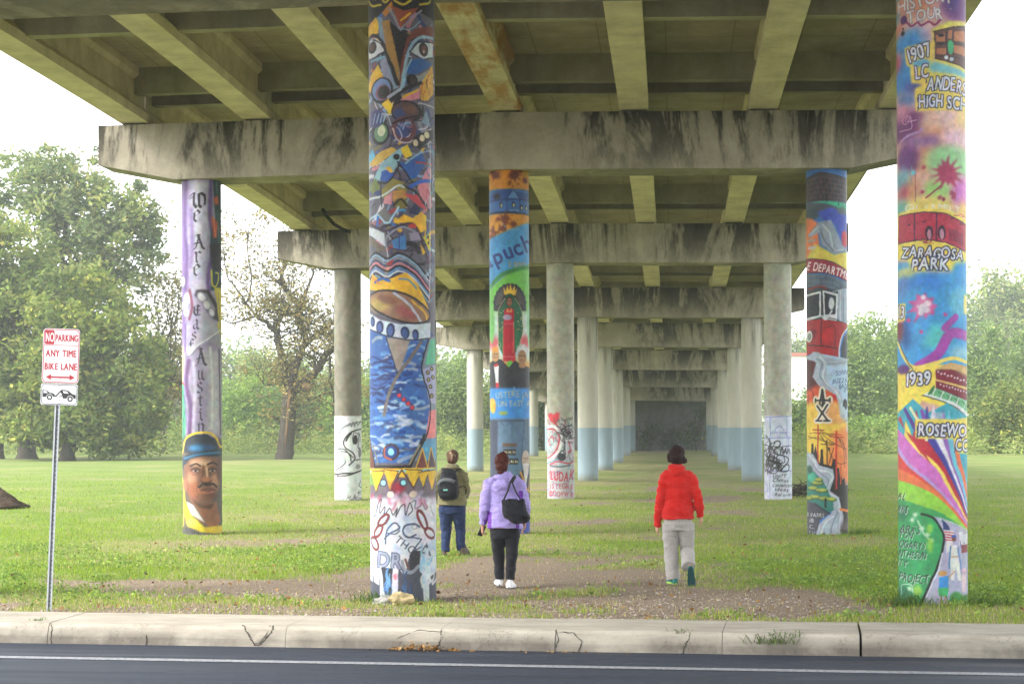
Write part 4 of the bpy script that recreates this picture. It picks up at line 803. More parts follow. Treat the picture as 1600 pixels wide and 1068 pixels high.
c.line("262 640 258 690 250 715", 8, (110, 70, 50), soft=3).line("278 650 282 700", 10, (216, 174, 138), soft=4).ell(276, 712, 26, 14, (170, 110, 78), soft=4).line("252 722 262 728 290 728 304 718", 6, (70, 40, 32)).line("240 752 262 736 285 740 312 736 330 752", 13, (52, 38, 34)).line("250 768 285 762 322 768", 6, (90, 40, 36)).line("258 780 285 784 314 778", 7, (180, 110, 84), soft=2).line("240 722 228 760 236 790", 4, (112, 70, 50))
c.fill("188 800 250 846 330 830 350 940 320 986 240 930", (150, 98, 68), soft=3).fill("200 815 260 850 320 840 300 870 240 860", (86, 54, 42), soft=5).fill("176 828 216 850 276 944 200 900", (214, 208, 204)).line("216 850 280 950", 5, (120, 110, 106)).fill("160 800 200 900 268 966 365 958 365 1006 250 992 182 960 160 870", (232, 202, 46), soft=4).ell(205, 940, 30, 20, (240, 224, 90), soft=8).fill("140 960 200 975 250 1000 365 1010 365 1030 140 1030", (74, 72, 66), soft=5)
CV_E = c
# ---------------------------------------------------------------- G: fire engine, smoke, power poles
c = Canvas(1257, 1320, 262, 1262, 1324, 830, 3, (62, 120, 200))
c.T(1240, 260, 5.34)
c.fill("80 90 200 48 440 96 440 295 80 290", (70, 62, 72))
for q in range(5): c.line([95, 120 + q * 34, 200, 88 + q * 42, 430, 130 + q * 36], 4, (120, 104, 110), curve=False)
for q in range(13):
    for r_ in range(4): c.line([112 + q * 25, 118 + r_ * 42 - (8 if 3 < q < 9 else 0), 112 + q * 25, 140 + r_ * 42], 9, ((40, 36, 48), (104, 74, 72), (54, 50, 66))[(q + r_) % 3])
c.line("90 92 200 50 430 98", 8, (44, 42, 54), curve=False).fill("80 292 380 288 440 300 440 400 80 420", (78, 88, 104), soft=6).fill("130 296 250 290 420 305 430 380 380 372 340 335 250 310", (62, 190, 152), soft=4).line("265 260 265 300", 6, BK).line("362 280 364 330", 6, BK).ell(140, 395, 60, 50, (52, 74, 84), soft=10).fill("180 380 300 345 440 400 440 640 380 600 330 480 240 450", (62, 84, 192), soft=6).ell(390, 370, 40, 30, (90, 104, 112), soft=10)
c.fill("80 410 140 430 190 470 210 720 80 760", (240, 128, 72), soft=8).fill("170 640 330 735 440 700 440 860 300 800 90 770", (226, 206, 84), soft=6).ell(410, 600, 26, 70, (196, 60, 84), soft=6).ell(140, 610, 40, 14, (176, 160, 150), soft=4).ell(145, 670, 36, 16, (216, 206, 196), soft=5)
c.fill("105 565 140 530 205 462 300 448 352 560 390 650 440 690 335 734 222 652 208 545 130 584", (150, 162, 178), soft=3).line("230 480 290 560 320 690 400 690", 12, (188, 198, 210), soft=3).line("215 520 250 620 320 700", 10, (110, 122, 142), soft=3).line("120 565 200 500", 8, (196, 204, 212), soft=2)
c.fill("85 752 300 790 445 866 445 956 280 892 85 876", (154, 38, 62)).line("85 752 300 790 445 866", 6, (44, 30, 40)).line("85 876 280 892 445 956", 8, (40, 30, 40)).text("E DEPARTMEN", 100, 846, 66, (238, 226, 226), to=(480, 936), jit=.02, bend=6)
c.fill("85 884 280 900 445 964 445 1090 85 1090", (92, 108, 126))
for p in ("90 920 300 940 440 1010", "90 965 300 985 440 1050", "180 890 182 925", "260 900 262 940", "330 925 330 955", "140 925 142 970", "220 935 222 980", "310 945 312 990", "380 985 382 1020"): c.line(p, 4, (60, 72, 88))
c.line("120 1010 170 995 220 1000", 12, (170, 40, 48))
c.T(1240, 440, 5.09)
c.fill("85 36 200 20 300 60 420 50 420 330 85 330", (54, 62, 74)).line("110 50 200 30 250 50", 12, (150, 40, 44))
c.fill("90 90 212 68 208 272 90 300", (226, 228, 232)).fill("90 106 198 86 196 258 90 276", (34, 42, 52)).fill("224 64 342 92 338 292 230 268", (222, 226, 230)).fill("236 80 326 108 322 252 240 256", (40, 48, 58)).ell(290, 168, 26, 54, (90, 100, 110)).ell(290, 168, 21, 47, (206, 212, 218)).line("216 66 214 500", 7, (40, 44, 54)).fill("342 60 420 40 420 320 342 300", (160, 172, 188)).line("362 70 360 300", 9, (210, 216, 226), soft=2).line("388 60 386 310", 9, (112, 124, 142), soft=2).line("300 75 380 55", 6, (196, 204, 212))
c.fill("85 296 220 290 425 322 400 382 352 480 352 604 260 594 170 544 85 580", (172, 32, 42)).ell(262, 420, 44, 60, (206, 40, 50), soft=14).ell(150, 400, 30, 40, (120, 24, 34), soft=10).line("215 300 214 500", 9, (70, 26, 36)).line("110 490 220 500 340 522", 9, (60, 30, 40)).line("235 360 320 352 318 520", 5, (90, 24, 34)).line("232 265 250 290 292 228", 15, (206, 212, 220)).ell(245, 282, 18, 18, (216, 220, 226)).line("90 292 210 262 225 280 330 300", 8, (222, 226, 230))
c.ell(120, 422, 26, 46, (222, 222, 216)).ell(122, 422, 15, 30, (150, 156, 150)).line("425 345 375 420 352 520 354 604", 12, (216, 222, 226)).fill("425 370 388 430 366 520 364 604 425 600", (56, 64, 72))
c.fill("85 580 200 560 420 600 420 1080 85 1080", (176, 202, 226)).fill("85 598 175 620 152 740 215 832 240 900 85 960", (84, 28, 32), soft=5).fill("85 860 180 810 330 860 380 960 380 1100 85 1100", (222, 84, 44), soft=16).fill("85 960 200 920 330 950 380 1000 380 1120 85 1120", (246, 190, 70), soft=18).ell(330, 900, 36, 26, (190, 30, 44), soft=10).line("130 830 155 880 150 960 120 1000 118 880", 9, (110, 30, 34))
c.fill("98 598 150 545 190 546 260 590 330 604 425 596 425 645 330 664 256 652 250 760 304 832 384 900 384 1000 425 1080 360 1090 346 950 328 886 198 812 148 740 184 640 130 592", (170, 182, 196)).line("180 600 220 640 205 740 290 830", 9, (118, 132, 150), soft=2).line("200 580 245 640 230 760 330 860 365 930", 9, (210, 218, 226), soft=2).line("270 640 340 640 420 620", 8, (130, 144, 160), soft=2)
for t, x, y, x2 in (("SONNY", 328, 735, 436), ("BUZZARD", 300, 798, 460), ("BAND", 350, 838, 440), ("IN", 390, 868, 430)): c.text(t, x, y, 36, (40, 54, 92), to=(x2, y - 16), jit=.06, shear=.2)
c.ell(400, 960, 18, 44, (36, 42, 50)).line("380 900 372 980 400 1050", 8, (206, 214, 222))
AT = ["196 1010 222 842 250 1010", "172 928 282 928", "226 860 226 1000", "186 1000 260 1108 248 1096", "266 1000 190 1108 184 1106", "204 966 244 966", "176 1108 214 1108", "234 1108 272 1108", "172 915 172 945", "282 915 282 945"]
for w, col in ((44, (236, 226, 206)), (15, (28, 28, 32))):
    for p in AT: c.line(p, w, col, curve=False)
c.T(1240, 630, 4.85)
c.fill("85 110 330 110 440 130 440 480 85 480", (244, 208, 74), soft=18).fill("85 -10 190 -20 190 120 85 130", (240, 196, 70), soft=12).fill("250 -20 330 -20 340 90 390 130 250 150", (240, 170, 96), soft=14).fill("300 200 440 140 440 620 340 560 230 460", (238, 140, 72), soft=26).line("370 20 400 90 395 190", 22, (176, 192, 206), soft=4)
for w, col in ((40, (236, 226, 206)), (14, (28, 28, 32))):
    for p in ("178 5 252 112", "252 -5 180 112", "168 116 208 116", "226 116 266 116"): c.line(p, w, col, curve=False)
c.fill("128 500 134 288 150 288 152 360 166 300 178 360 196 440 204 330 218 326 226 440 282 454 300 400 312 404 318 470 340 470 346 540 358 530 364 560 380 540 386 600 440 604 440 940 340 920 300 760 268 640 250 520", (32, 28, 28))
for x in (352, 392): c.line([x, 330 if x == 392 else 440, x, 590], 10, (226, 86, 46), soft=2)
for p in ("120 210 200 205 310 240", "110 230 200 260 330 300", "180 180 260 215 320 220", "200 200 280 270 390 330", "320 240 370 280 388 400", "330 240 385 330 390 440", "115 250 180 240 240 270 300 290", "340 260 370 340 382 470", "300 420 350 440 390 430", "190 210 250 300 300 420"): c.line(p, 4, (60, 38, 26))
c.line("250 262 252 460", 8, (40, 30, 28)).line("205 292 300 296", 6, (50, 34, 28)).ell(265, 328, 8, 14, (40, 32, 30)).line("300 320 262 450", 6, (50, 34, 28)).line("182 148 184 460", 11, (196, 40, 36)).line("142 182 226 186", 8, (170, 46, 36)).line("150 205 218 208", 6, (170, 46, 36)).line("318 196 320 624", 13, (200, 38, 36)).line("268 232 368 242", 8, (180, 44, 36)).line("280 215 355 222", 6, (180, 44, 36))
c.fill("85 340 150 368 192 450 292 478 304 540 272 640 342 690 356 762 374 830 362 990 172 990 186 900 288 800 300 742 228 640 214 560 158 500 85 440", (172, 182, 198)).line("115 370 160 420 180 480 260 500 290 540 250 640 330 700 345 800", 8, (216, 222, 230), soft=2).line("130 420 190 500 260 560 240 640", 8, (124, 136, 156), soft=2).line("300 830 240 880 210 960", 9, (216, 220, 228), soft=3).line("330 800 290 900 280 970", 9, (126, 136, 154), soft=3).line("355 800 340 960", 7, (214, 220, 228), soft=3)
c.fill("85 436 158 500 222 566 296 720 302 785 250 815 85 720", (44, 128, 118)).ell(140, 540, 30, 40, (70, 180, 150), soft=8).ell(125, 480, 20, 30, (50, 90, 80), soft=6)
for x, y, a in ((180, 585, 44), (150, 625, 40), (215, 640, 46), (160, 690, 46), (230, 700, 40), (285, 706, 40), (120, 700, 26), (190, 560, 30)): c.ell(x, y, a, 17, (70, 96, 50), soft=4).ell(x - 4, y - 6, a * .85, 12, (176, 186, 78), soft=4)
c.line("240 700 242 762", 14, (32, 34, 30)).fill("85 716 170 735 272 812 200 862 168 990 85 990", (72, 72, 84)).line("160 735 275 812", 10, (40, 50, 66)).text("III PARKS", 96, 838, 30, (226, 228, 230), to=(232, 840), jit=.06).text("18", 118, 878, 30, (226, 228, 230)).text("LC,", 100, 925, 28, (210, 212, 214)).text("EETH", 100, 966, 22, (150, 152, 158))
c.line("350 778 420 800", 18, (232, 130, 50), soft=3).ell(390, 930, 40, 60, (90, 80, 80), soft=14)
CV_G = c
# ---------------------------------------------------------------- third row: graffiti at the foot of raw concrete
def raw(x0, x1, y0, x2, x3, y1, base):
    c = Canvas(x0, x1, y0, x2, x3, y1, 3.2, base); b = np.array(base)
    return c
c = raw(524, 564, 410, 525, 566, 771, (118, 113, 97)); c.T(500, 600, 5.34)
c.dabs(60, (130, -1000, 360, 220), [(96, 90, 76), (140, 134, 116), (84, 78, 64), (128, 120, 104)], 150, 500, 26, (84, 96), 14, .3).fill("110 216 380 214 380 940 110 940", (226, 230, 232), soft=2)
KK = (28, 28, 30)
for p, w in (("360 318 262 352 206 420 220 478 280 520 296 572 250 622", 11), ("226 420 240 388 262 362", 16), ("140 520 158 492 212 492 258 545 266 590", 9), ("180 505 240 520 285 560", 7), ("185 520 220 600 150 660 134 700", 9), ("134 700 200 690 290 688 360 660", 13), ("150 712 240 706 300 686", 10), ("160 670 190 650 200 640", 6), ("150 560 140 540 160 520 170 580", 7), ("330 360 320 470 335 480", 8), ("320 350 335 380 335 430", 6), ("305 580 345 572", 8), ("345 750 330 790 350 810", 6)): c.line(p, w, KK)
c.ell(300, 412, 18, 40, KK).line("288 350 278 400 284 450", 6, KK).line("322 372 312 360 296 352", 6, KK).fill("165 530 200 520 228 570 212 612 176 600", (176, 190, 190), soft=6).ell(335, 520, 12, 40, (110, 112, 112), soft=4).ell(322, 634, 20, 20, (150, 152, 152), soft=4)
c.line("175 480 165 380 190 320 240 290 300 272 350 262", 14, (140, 144, 146), .9, 3).line("240 300 255 275 265 305 280 268 290 300 305 262 320 292 340 258", 8, (110, 114, 116)).dabs(26, (140, 880, 350, 925), [(120, 124, 126), (90, 94, 96)], 14, 40, 8, (70, 130)).dabs(6, (320, 830, 350, 900), [(90, 94, 96)], 20, 40, 7)
CV_3L = c
c = raw(856, 899, 408, 858, 900, 780, (178, 175, 158)); c.T(840, 620, 5.94)
c.dabs(30, (100, -1200, 360, 120), [(160, 156, 138), (192, 190, 174), (150, 146, 126)], 200, 600, 30, (86, 94), 14, .18)
c.fill("95 250 360 300 360 960 95 960", (184, 182, 186), soft=20).dabs(40, (105, 240, 350, 640), [(120, 122, 130), (90, 94, 100), (170, 90, 110), (120, 170, 180), (206, 206, 212)], 40, 130, 12, (30, 150), 2, .7)
RR = (186, 40, 62)
c.fill("110 165 138 145 162 165 190 142 218 150 214 200 178 262 130 220", (200, 44, 58), soft=5).line("165 200 205 290 230 310", 14, (150, 40, 52), .8, 3)
c.line("100 280 160 275 215 320 236 400 210 500 150 560 100 600", 24, (222, 222, 226)).line("100 300 160 300 205 350 218 400 190 490 130 560 100 570", 12, RR).line("110 420 150 360 165 420 130 450 120 400", 8, RR).line("100 620 150 600 220 570", 10, (90, 160, 170)).line("110 520 140 460 180 400", 7, (100, 180, 186))
c.text("ellow", 198, 236, 40, (52, 52, 56), to=(345, 216), jit=.12).ell(300, 335, 42, 34, KK, ring=9).ell(302, 335, 24, 20, (70, 40, 50)).line("230 320 260 290 330 260", 9, KK).line("250 330 265 420 262 500", 9, KK).line("330 370 280 390 275 300", 7, KK).dabs(30, (200, 250, 350, 420), [KK, (60, 60, 70), (100, 100, 112)], 30, 90, 7)
c.ell(238, 560, 40, 36, (40, 48, 54)).line("215 530 245 500 270 530", 9, KK).line("130 630 200 600 300 620 350 600", 14, RR, .8).line("130 640 220 650 320 636", 12, (60, 90, 96)).line("290 400 345 405", 9, (226, 226, 230)).line("285 400 285 560", 8, (226, 226, 230)).line("300 420 320 480 300 520 330 500", 10, RR).line("310 560 330 600 345 560", 8, (90, 90, 130))
for t, x, y, h, x2 in (("LUDAK", 132, 770, 84, 345), ("ISTEGRE", 130, 850, 44, 340), ("ROOTWIB", 124, 922, 50, 345)): c.text(t, x, y, h, RR, to=(x2, y + 8), jit=.12)
c.dabs(26, (105, 650, 350, 930), [RR, (90, 96, 150)], 20, 60, 6).line("118 720 135 690 130 760", 7, RR).ell(138, 900, 18, 18, RR, ring=6)
CV_3M = c
c = raw(1194, 1236, 408, 1197, 1239, 781, (182, 180, 166)); c.T(1180, 620, 5.94)
c.dabs(30, (95, -1200, 360, 120), [(166, 164, 148), (198, 196, 184), (150, 148, 132)], 200, 600, 30, (86, 94), 14, .18)
c.fill("80 175 370 175 370 960 80 960", (206, 212, 228), soft=4); VB = (116, 122, 196)
for p, w in (("100 190 340 180", 8), ("150 190 150 380", 8), ("300 180 300 370", 7), ("95 385 345 380", 8), ("150 335 320 330", 5), ("190 315 215 280 250 280 275 315", 5), ("150 345 180 320 210 335 218 370", 5), ("230 375 250 340 285 335 310 365", 5), ("150 385 150 960", 5), ("100 690 345 690", 7), ("315 380 318 690", 5), ("100 800 130 830 128 880 100 890", 5)): c.line(p, w, VB, .85)
c.dabs(34, (95, 420, 160, 680), [KK, (60, 60, 66), (90, 90, 96)], 60, 160, 9, (70, 110)); g = random.Random(5)
for q in range(9):
    x, y = g.uniform(150, 250), g.uniform(440, 650); P = []
    for r_ in range(7): P += [x + g.uniform(-70, 70), y + g.uniform(-70, 70)]
    c.line(P, 6, KK)
c.line("190 420 230 410 240 450 180 520 300 560 310 610 240 690 310 690 320 640 280 640 250 690", 10, KK).line("240 540 260 470 275 530 290 480 300 530 320 490 330 530", 9, KK).line("200 470 340 455", 6, KK).ell(210, 640, 40, 30, KK, ring=8)
for t, x, y, x2 in (("UNITY", 172, 752, 290), ("Chmna", 170, 792, 318), ("Connection", 170, 838, 345), ("Ideas", 190, 880, 316), ("Reform", 190, 928, 340)): c.text(t, x, y, 34, KK, to=(x2, y + 4), jit=.1, shear=.2)
CV_3R = c
mural_column(0, 0, CV_A, "tall column painted with a cubist face above a blue jug, white graffiti at its foot", 1.0)
mural_column(0, 1, CV_D, "tall column with history tour lettering, rainbow bands and a green field at its foot", 1.0)
mural_column(1, 0, CV_B, "column with a robed figure in red and green between blue bands, behind the purple jacket", .8)
mural_column(1, -1, CV_E, "column lettered We Are East Austin above a portrait in a bowler hat", .8)
mural_column(1, 1, CV_G, "column painted with a red fire engine, grey smoke and red power poles", .8)
mural_column(2, -1, CV_3L, "raw concrete column with a black bird drawing on its white foot, by the bare tree", .8)
mural_column(2, 0, CV_3M, "pale column with red heart and red black graffiti scrawled round its foot", .8)
mural_column(2, 1, CV_3R, "pale column with black scribble and word list on its white foot", .8)
# the outer column of the first bent, just outside the picture
b = MB(); X, Y = XC - S, ROWS[0]; zg = gz(X, Y)
b.rings([[(RAD * math.cos(2 * math.pi * j / 56), RAD * math.sin(2 * math.pi * j / 56), z) for j in range(56)] for z in np.linspace(-.25, column_top(0, -1) - zg, 12)])
o = b.done("concrete_column", COLM); o.location = (X, Y, zg); tag(o, "plain concrete column nearest the road sign, holding up the first beam", "column", CGRP, "thing")
# ================================================================ people
def remesh(mb, voxel, smooth=3, wrinkle=0, wscale=(7, 7, 16), seed=0):
    bmesh.ops.recalc_face_normals(mb.bm, faces=mb.bm.faces)
    me = bpy.data.meshes.new("tmp"); mb.bm.to_mesh(me); mb.bm.free(); o = bpy.data.objects.new("tmp", me); COL.objects.link(o)
    r = o.modifiers.new("r", 'REMESH'); r.mode = 'VOXEL'; r.voxel_size = voxel; r.use_smooth_shade = True
    sm_ = o.modifiers.new("s", 'SMOOTH'); sm_.iterations = smooth; sm_.factor = .5
    bpy.context.view_layer.update(); dg = bpy.context.evaluated_depsgraph_get()
    out = bpy.data.meshes.new_from_object(o.evaluated_get(dg)); bpy.data.objects.remove(o); bpy.data.meshes.remove(me)
    if wrinkle:
        nn = [v.normal.copy() for v in out.vertices]
        for v, n_ in zip(out.vertices, nn):
            p = v.co; q = Vector((p.x * wscale[0], p.y * wscale[1], p.z * wscale[2] + 3 * p.x)) + Vector((seed, seed * 2, 0))
            v.co = p + n_ * wrinkle * (mnoise.noise(q) + .6 * abs(mnoise.noise(q * 1.9)))
    for p in out.polygons: p.use_smooth = True
    return out
def ellring(c, rx, ry, n=20, tilt=0): return [(c[0] + rx * math.cos(2 * math.pi * j / n), c[1] + ry * math.sin(2 * math.pi * j / n), c[2] + tilt * math.sin(2 * math.pi * j / n)) for j in range(n)]
def torso(mb, prof):
    """prof: (z, cx, cy, half width, half depth)"""
    mb.rings([ellring((cx, cy, z), a, b) for z, cx, cy, a, b in prof])
def hand(mb, w, d, side, hold=False):
    """palm, four bent fingers and a thumb below the wrist w, pointing along d"""
    w = Vector(w); d = Vector(d).normalized(); f = Vector((0, 1, 0)); f = (f - d * f.dot(d)).normalized(); inw = d.cross(f) * side
    if inw.x * side > 0: inw = -inw
    p1 = w + d * .095
    mb.tube([w - d * .02, w + d * .03, p1], [(.026, .02), (.022, .038), (.016, .042)], 10)
    for q, (o_, l) in enumerate(((.032, .078), (.011, .088), (-.011, .082), (-.031, .064))):
        a = p1 + f * o_ - d * .012; b = a + d * l * .45 + inw * .006; cu = .9 if hold else .45
        c_ = b + (d * (1 - cu) + inw * cu).normalized() * l * .35; e = c_ + (d * (1 - 1.5 * cu) + inw * 1.2 * cu).normalized() * l * .25
        mb.tube([a, b, c_, e], [.0098, .0092, .0085, .007], 8)
    t0 = w + d * .035 + f * .034; mb.tube([t0, t0 + f * .024 + d * .024 + inw * .008, t0 + f * .03 + d * .055 + inw * .02], [.012, .0105, .008], 8)
def shoe(mb, heel, fwd, up, L=.27, Wd=.048, h=.085):
    heel, fwd, up = Vector(heel), Vector(fwd).normalized(), Vector(up).normalized(); sd = fwd.cross(up)
    prof = [(-.01, .5, .55), (.02, .78, .95), (.08, .85, 1.0), (.13, .86, .85), (.19, 1.05, .6), (.235, .95, .48), (.262, .6, .36), (.272, .25, .25)]
    rings = []
    for y, wk, hk in prof:
        y = y * L / .27; ring = []
        for j in range(14):
            a = 2 * math.pi * j / 14; u, v = math.cos(a), math.sin(a)
            zz = h * hk * (.5 + .5 * v) if v > -.2 else h * hk * .12 * (1 + v)
            ring.append(heel + fwd * y + sd * (Wd * wk * u * (1 if v < .4 else .8)) + up * zz)
        rings.append(ring)
    mb.rings(rings)
def sole(mb, heel, fwd, up, L=.27, Wd=.05):
    heel, fwd, up = Vector(heel), Vector(fwd).normalized(), Vector(up).normalized(); sd = fwd.cross(up); r0, r1 = [], []
    for t in np.linspace(0, 2 * math.pi, 26, endpoint=False):
        y = (.5 - .5 * math.cos(t)); w = Wd * (.82 + .25 * sm(.35, .75, y)) * math.copysign(abs(math.sin(t)) ** .6, math.sin(t))
        p = heel + fwd * (y * L - .012) + sd * w; r0.append(p - up * .004); r1.append(p + up * .02)
    mb.rings([r0, r1], True, False)
def cloth(name, base, rough=.8, sheen=.2, scale=60, side=None, fold=.35):
    n = NT(name); co = n.co(); f = n.noise(scale, 3, .7, co); g = n.noise(6, 4, .6, co, (1, 1, 2.6)); b = np.array(base)
    c = n.ramp(f, [(.3, tuple(b * .8)), (.7, tuple(np.minimum(b * 1.2, .9)))])
    if side is not None:
        c = n.mix(n.ramp(n.attr("paint", "Fac"), [(.45, 0.0), (.55, 1.0)]), c, side)
    n.bump(g, fold * 1.6, .04); n.b.inputs["Sheen Weight"].default_value = sheen
    return n.out(c, rough, .15)
SKIN = plain("skin", (.48, .27, .19), .5, .12, 30)
def hairmat(name, base): 
    n = NT(name); f = n.noise(14, 5, .7, n.co(), (4, 4, .5)); b = np.array(base); n.bump(f, .6, .01)
    return n.out(n.ramp(f, [(.3, tuple(b * .5)), (.7, tuple(b * 1.6))]), .65, .12)

class Person:
    def __init__(s, x0, y0, H_px, Y, label):
        s.Y = Y; s.X = xy(x0, Y); s.d = depth(s.X, Y); s.k = F / s.d; s.x0, s.y0 = x0, y0; s.zg = pz(x0, y0, s.X, Y)
        s.root = tag(empty("person", (s.X, Y, s.zg)), label, "person", "people walking under the overpass"); s.root.rotation_euler.z = 0
    def V(s, px, py, y=0.0): return Vector(((px - s.x0) / s.k, y, (s.y0 - py) / s.k))
    def part(s, name, me, m): return link(name, me, m, s.root)
    def body(s, J, tor, hold=(False, False)):
        b = MB(); hc = J['head']; hr = J.get('hr', .105)
        g = bmesh.ops.create_icosphere(b.bm, subdivisions=3, radius=1)
        for v in g['verts']:
            p = v.co; jaw = 1 - .22 * sm(0, -1, p.z); v.co = Vector((p.x * hr * .76 * jaw, p.y * hr * .95 * (1 - .1 * sm(0, -1, p.z)) + .012 * sm(0, -1, p.z), p.z * hr * 1.12)) + hc
        fy = hc.y + hr * .9
        b.tube([hc + Vector((0, hr * .86, .028)), hc + Vector((0, hr * 1.08, -.022)), hc + Vector((0, hr * .9, -.034))], [.009, .016, .012], 8)      # nose
        b.tube([hc + Vector((-.026, hr * .86, -.06)), hc + Vector((0, hr * .93, -.06)), hc + Vector((.026, hr * .86, -.06))], [.006, .01, .006], 8)   # mouth
        for sd in (-1, 1):
            b.blob(hc + Vector((sd * hr * .76, .0, -.005)), (.012, .022, .034), jag=0, sub=2)     # ears
            b.blob(hc + Vector((sd * .034, hr * .8, .012)), (.016, .012, .010), jag=0, sub=2)     # eyes
        b.tube([J['neck'] - Vector((0, 0, .1)), J['neck'], hc - Vector((0, .012, .05))], [.062, .052, .052], 12)
        torso(b, [(z, cx, cy, a - .025, d_ - .022) for z, cx, cy, a, d_ in tor])
        for i, q in enumerate('LR'):
            sh, el, wr = J['sh' + q], J['el' + q], J['wr' + q]
            b.tube([sh, lerp(sh, el, .5), el, lerp(el, wr, .5), wr], [.05, .044, .036, .034, .026], 10)
            hand(b, wr, (wr - el) + Vector((0, 0, -.1)), (-1, 1)[i], hold[i])
            hp, kn, an = J['hip' + q], J['kn' + q], J['an' + q]
            b.tube([hp + Vector((0, 0, .06)), hp, lerp(hp, kn, .5), kn, lerp(kn, an, .35), an], [.08, .08, .07, .052, .046, .030], 12)
            ft = J['toe' + q]; b.tube([an + (an - ft) * .15, an, ft], [.022, .028, .02], 8)
        s.part("body", remesh(b, .0065, 2), SKIN)
    def trousers(s, J, waist, rad, m, wr=.012):
        """waist: torso profile; rad: (thigh, knee, hem) half widths"""
        b = MB(); torso(b, waist)
        for q in 'LR':
            hp, kn, an = J['hip' + q], J['kn' + q], J['an' + q]; hem = J.get('hem' + q, an)
            b.tube([hp + Vector((0, 0, .05)), hp - Vector((0, 0, .03)), lerp(hp, kn, .5), kn, lerp(kn, hem, .4), hem], [(rad[0] * .95, rad[0] * 1.05), (rad[0], rad[0] * 1.1), (lerp(rad[0], rad[1], .5), lerp(rad[0], rad[1], .5) * 1.05), rad[1], lerp(rad[1], rad[2], .6), rad[2]], 16)
        s.part("trousers", remesh(b, .009, 3, wr, (5, 5, 14), s.x0), m)
    def jacket(s, J, tor, rad, m, hood=None, wr=.02, paint=None):
        b = MB(); torso(b, tor)
        for q in 'LR':
            sh, el, cu = J['sh' + q], J['el' + q], J['cu' + q]
            b.tube([sh + (J['neck'] - sh) * .35, sh, lerp(sh, el, .5), el, lerp(el, cu, .5), cu], [rad[0] * .9, rad[0], lerp(rad[0], rad[1], .5), rad[1], lerp(rad[1], rad[2], .5), rad[2]], 14)
        for c_, r_ in hood or []: b.blob(c_, r_, jag=.18, seed=s.x0, sub=3)
        me = remesh(b, .009, 3, wr, (6, 6, 13), s.x0 * .7)
        if paint:
            a = me.color_attributes.new("paint", 'FLOAT_COLOR', 'POINT')
            for v, c_ in zip(me.vertices, a.data): f = paint(v.co); c_.color = (f, f, f, 1)
        s.part("jacket", me, m)
    def hair(s, blobs, m, seed=1):
        b = MB()
        for c_, r_ in blobs: b.blob(c_, r_, jag=.16, seed=seed, sub=3)
        s.part("hair", remesh(b, .008, 2, .006, (40, 40, 10), seed), m)
    def shoes(s, J, m, ms=None, L=.27, h=.085, name="shoe", wd=.046):
        for q in 'LR':
            heel, fwd, up = J['shoe' + q]; b = MB(); shoe(b, heel, fwd, up, L, wd, h); o = s.part(name, remesh(b, .007, 2), m)
            if ms: sb = MB(); sole(sb, heel, fwd, up, L); sb.done("sole", ms[q] if isinstance(ms, dict) else ms, o)

# ---- the walker in red
p = Person(1059, 911, 213, 23.0, "walker seen from behind in a red hooded jacket and pale grey trousers"); V = p.V
J = dict(head=V(1056, 710, .04), hr=.104, neck=V(1057, 728, .01), shL=V(1040, 746), elL=V(1031, 784, -.02), wrL=V(1027, 818, .05), cuL=V(1027, 822, .05), shR=V(1080, 746), elR=V(1090, 779, -.04), wrR=V(1094, 803, .03), cuR=V(1094, 806, .03),
         hipL=V(1047, 822), knL=V(1048, 862, .05), anL=V(1051, 902, .04), hemL=V(1051, 905, .02), toeL=V(1049, 908, .2), hipR=V(1072, 822), knR=V(1073, 858, .06), anR=V(1079, 886, -.22), hemR=V(1075, 883, -.18), toeR=V(1081, 906, -.12))
up = Vector((.0, -.75, .5)).normalized()
J['shoeL'] = (V(1055, 911, -.06), (-.35, 1, 0), (0, 0, 1)); J['shoeR'] = (V(1078, 884, -.27), (.05, .30, -.86), (.02, .86, .32))
z = lambda y: (p.y0 - y) / p.k
tor = [(z(810), 0.0, -.01, .208, .165), (z(798), 0.0, -.005, .207, .158), (z(782), 0.0, .01, .185, .135), (z(765), 0, .01, .19, .135), (z(750), 0, 0, .195, .125), (z(740), 0, 0, .165, .105), (z(733), -.01, 0, .10, .08), (z(724), -.015, .01, .07, .07)]
p.body(J, tor)
p.trousers(J, [(z(828), 0, 0, .17, .135), (z(817), 0, -.005, .18, .14), (z(806), 0, 0, .165, .115), (z(798), 0, 0, .15, .10)], (.106, .092, .088), cloth("pale_trousers", (.34, .32, .305), .85))
p.jacket(J, tor, (.075, .062, .05), cloth("red_fleece", (.50, .012, .008), .75, .1), [(V(1058, 731, -.02), (.105, .09, .055)), (V(1059, 738, -.075), (.085, .055, .06))])
HB = hairmat("dark_brown_hair", (.022, .012, .011))
p.hair([(V(1057, 708, .02), (.100, .112, .108)), (V(1058, 716, -.02), (.098, .082, .085)), (V(1069, 719, -.01), (.035, .05, .04)), (V(1046, 714, .02), (.03, .06, .07))], HB, 3)
p.shoes(J, plain("teal_shoe", (.012, .13, .115), .6), {"L": plain("lime_sole", (.25, .42, .06), .6), "R": plain("dark_teal_sole", (.014, .055, .06), .7)}, .29, .1, "shoe", .05); RED = p
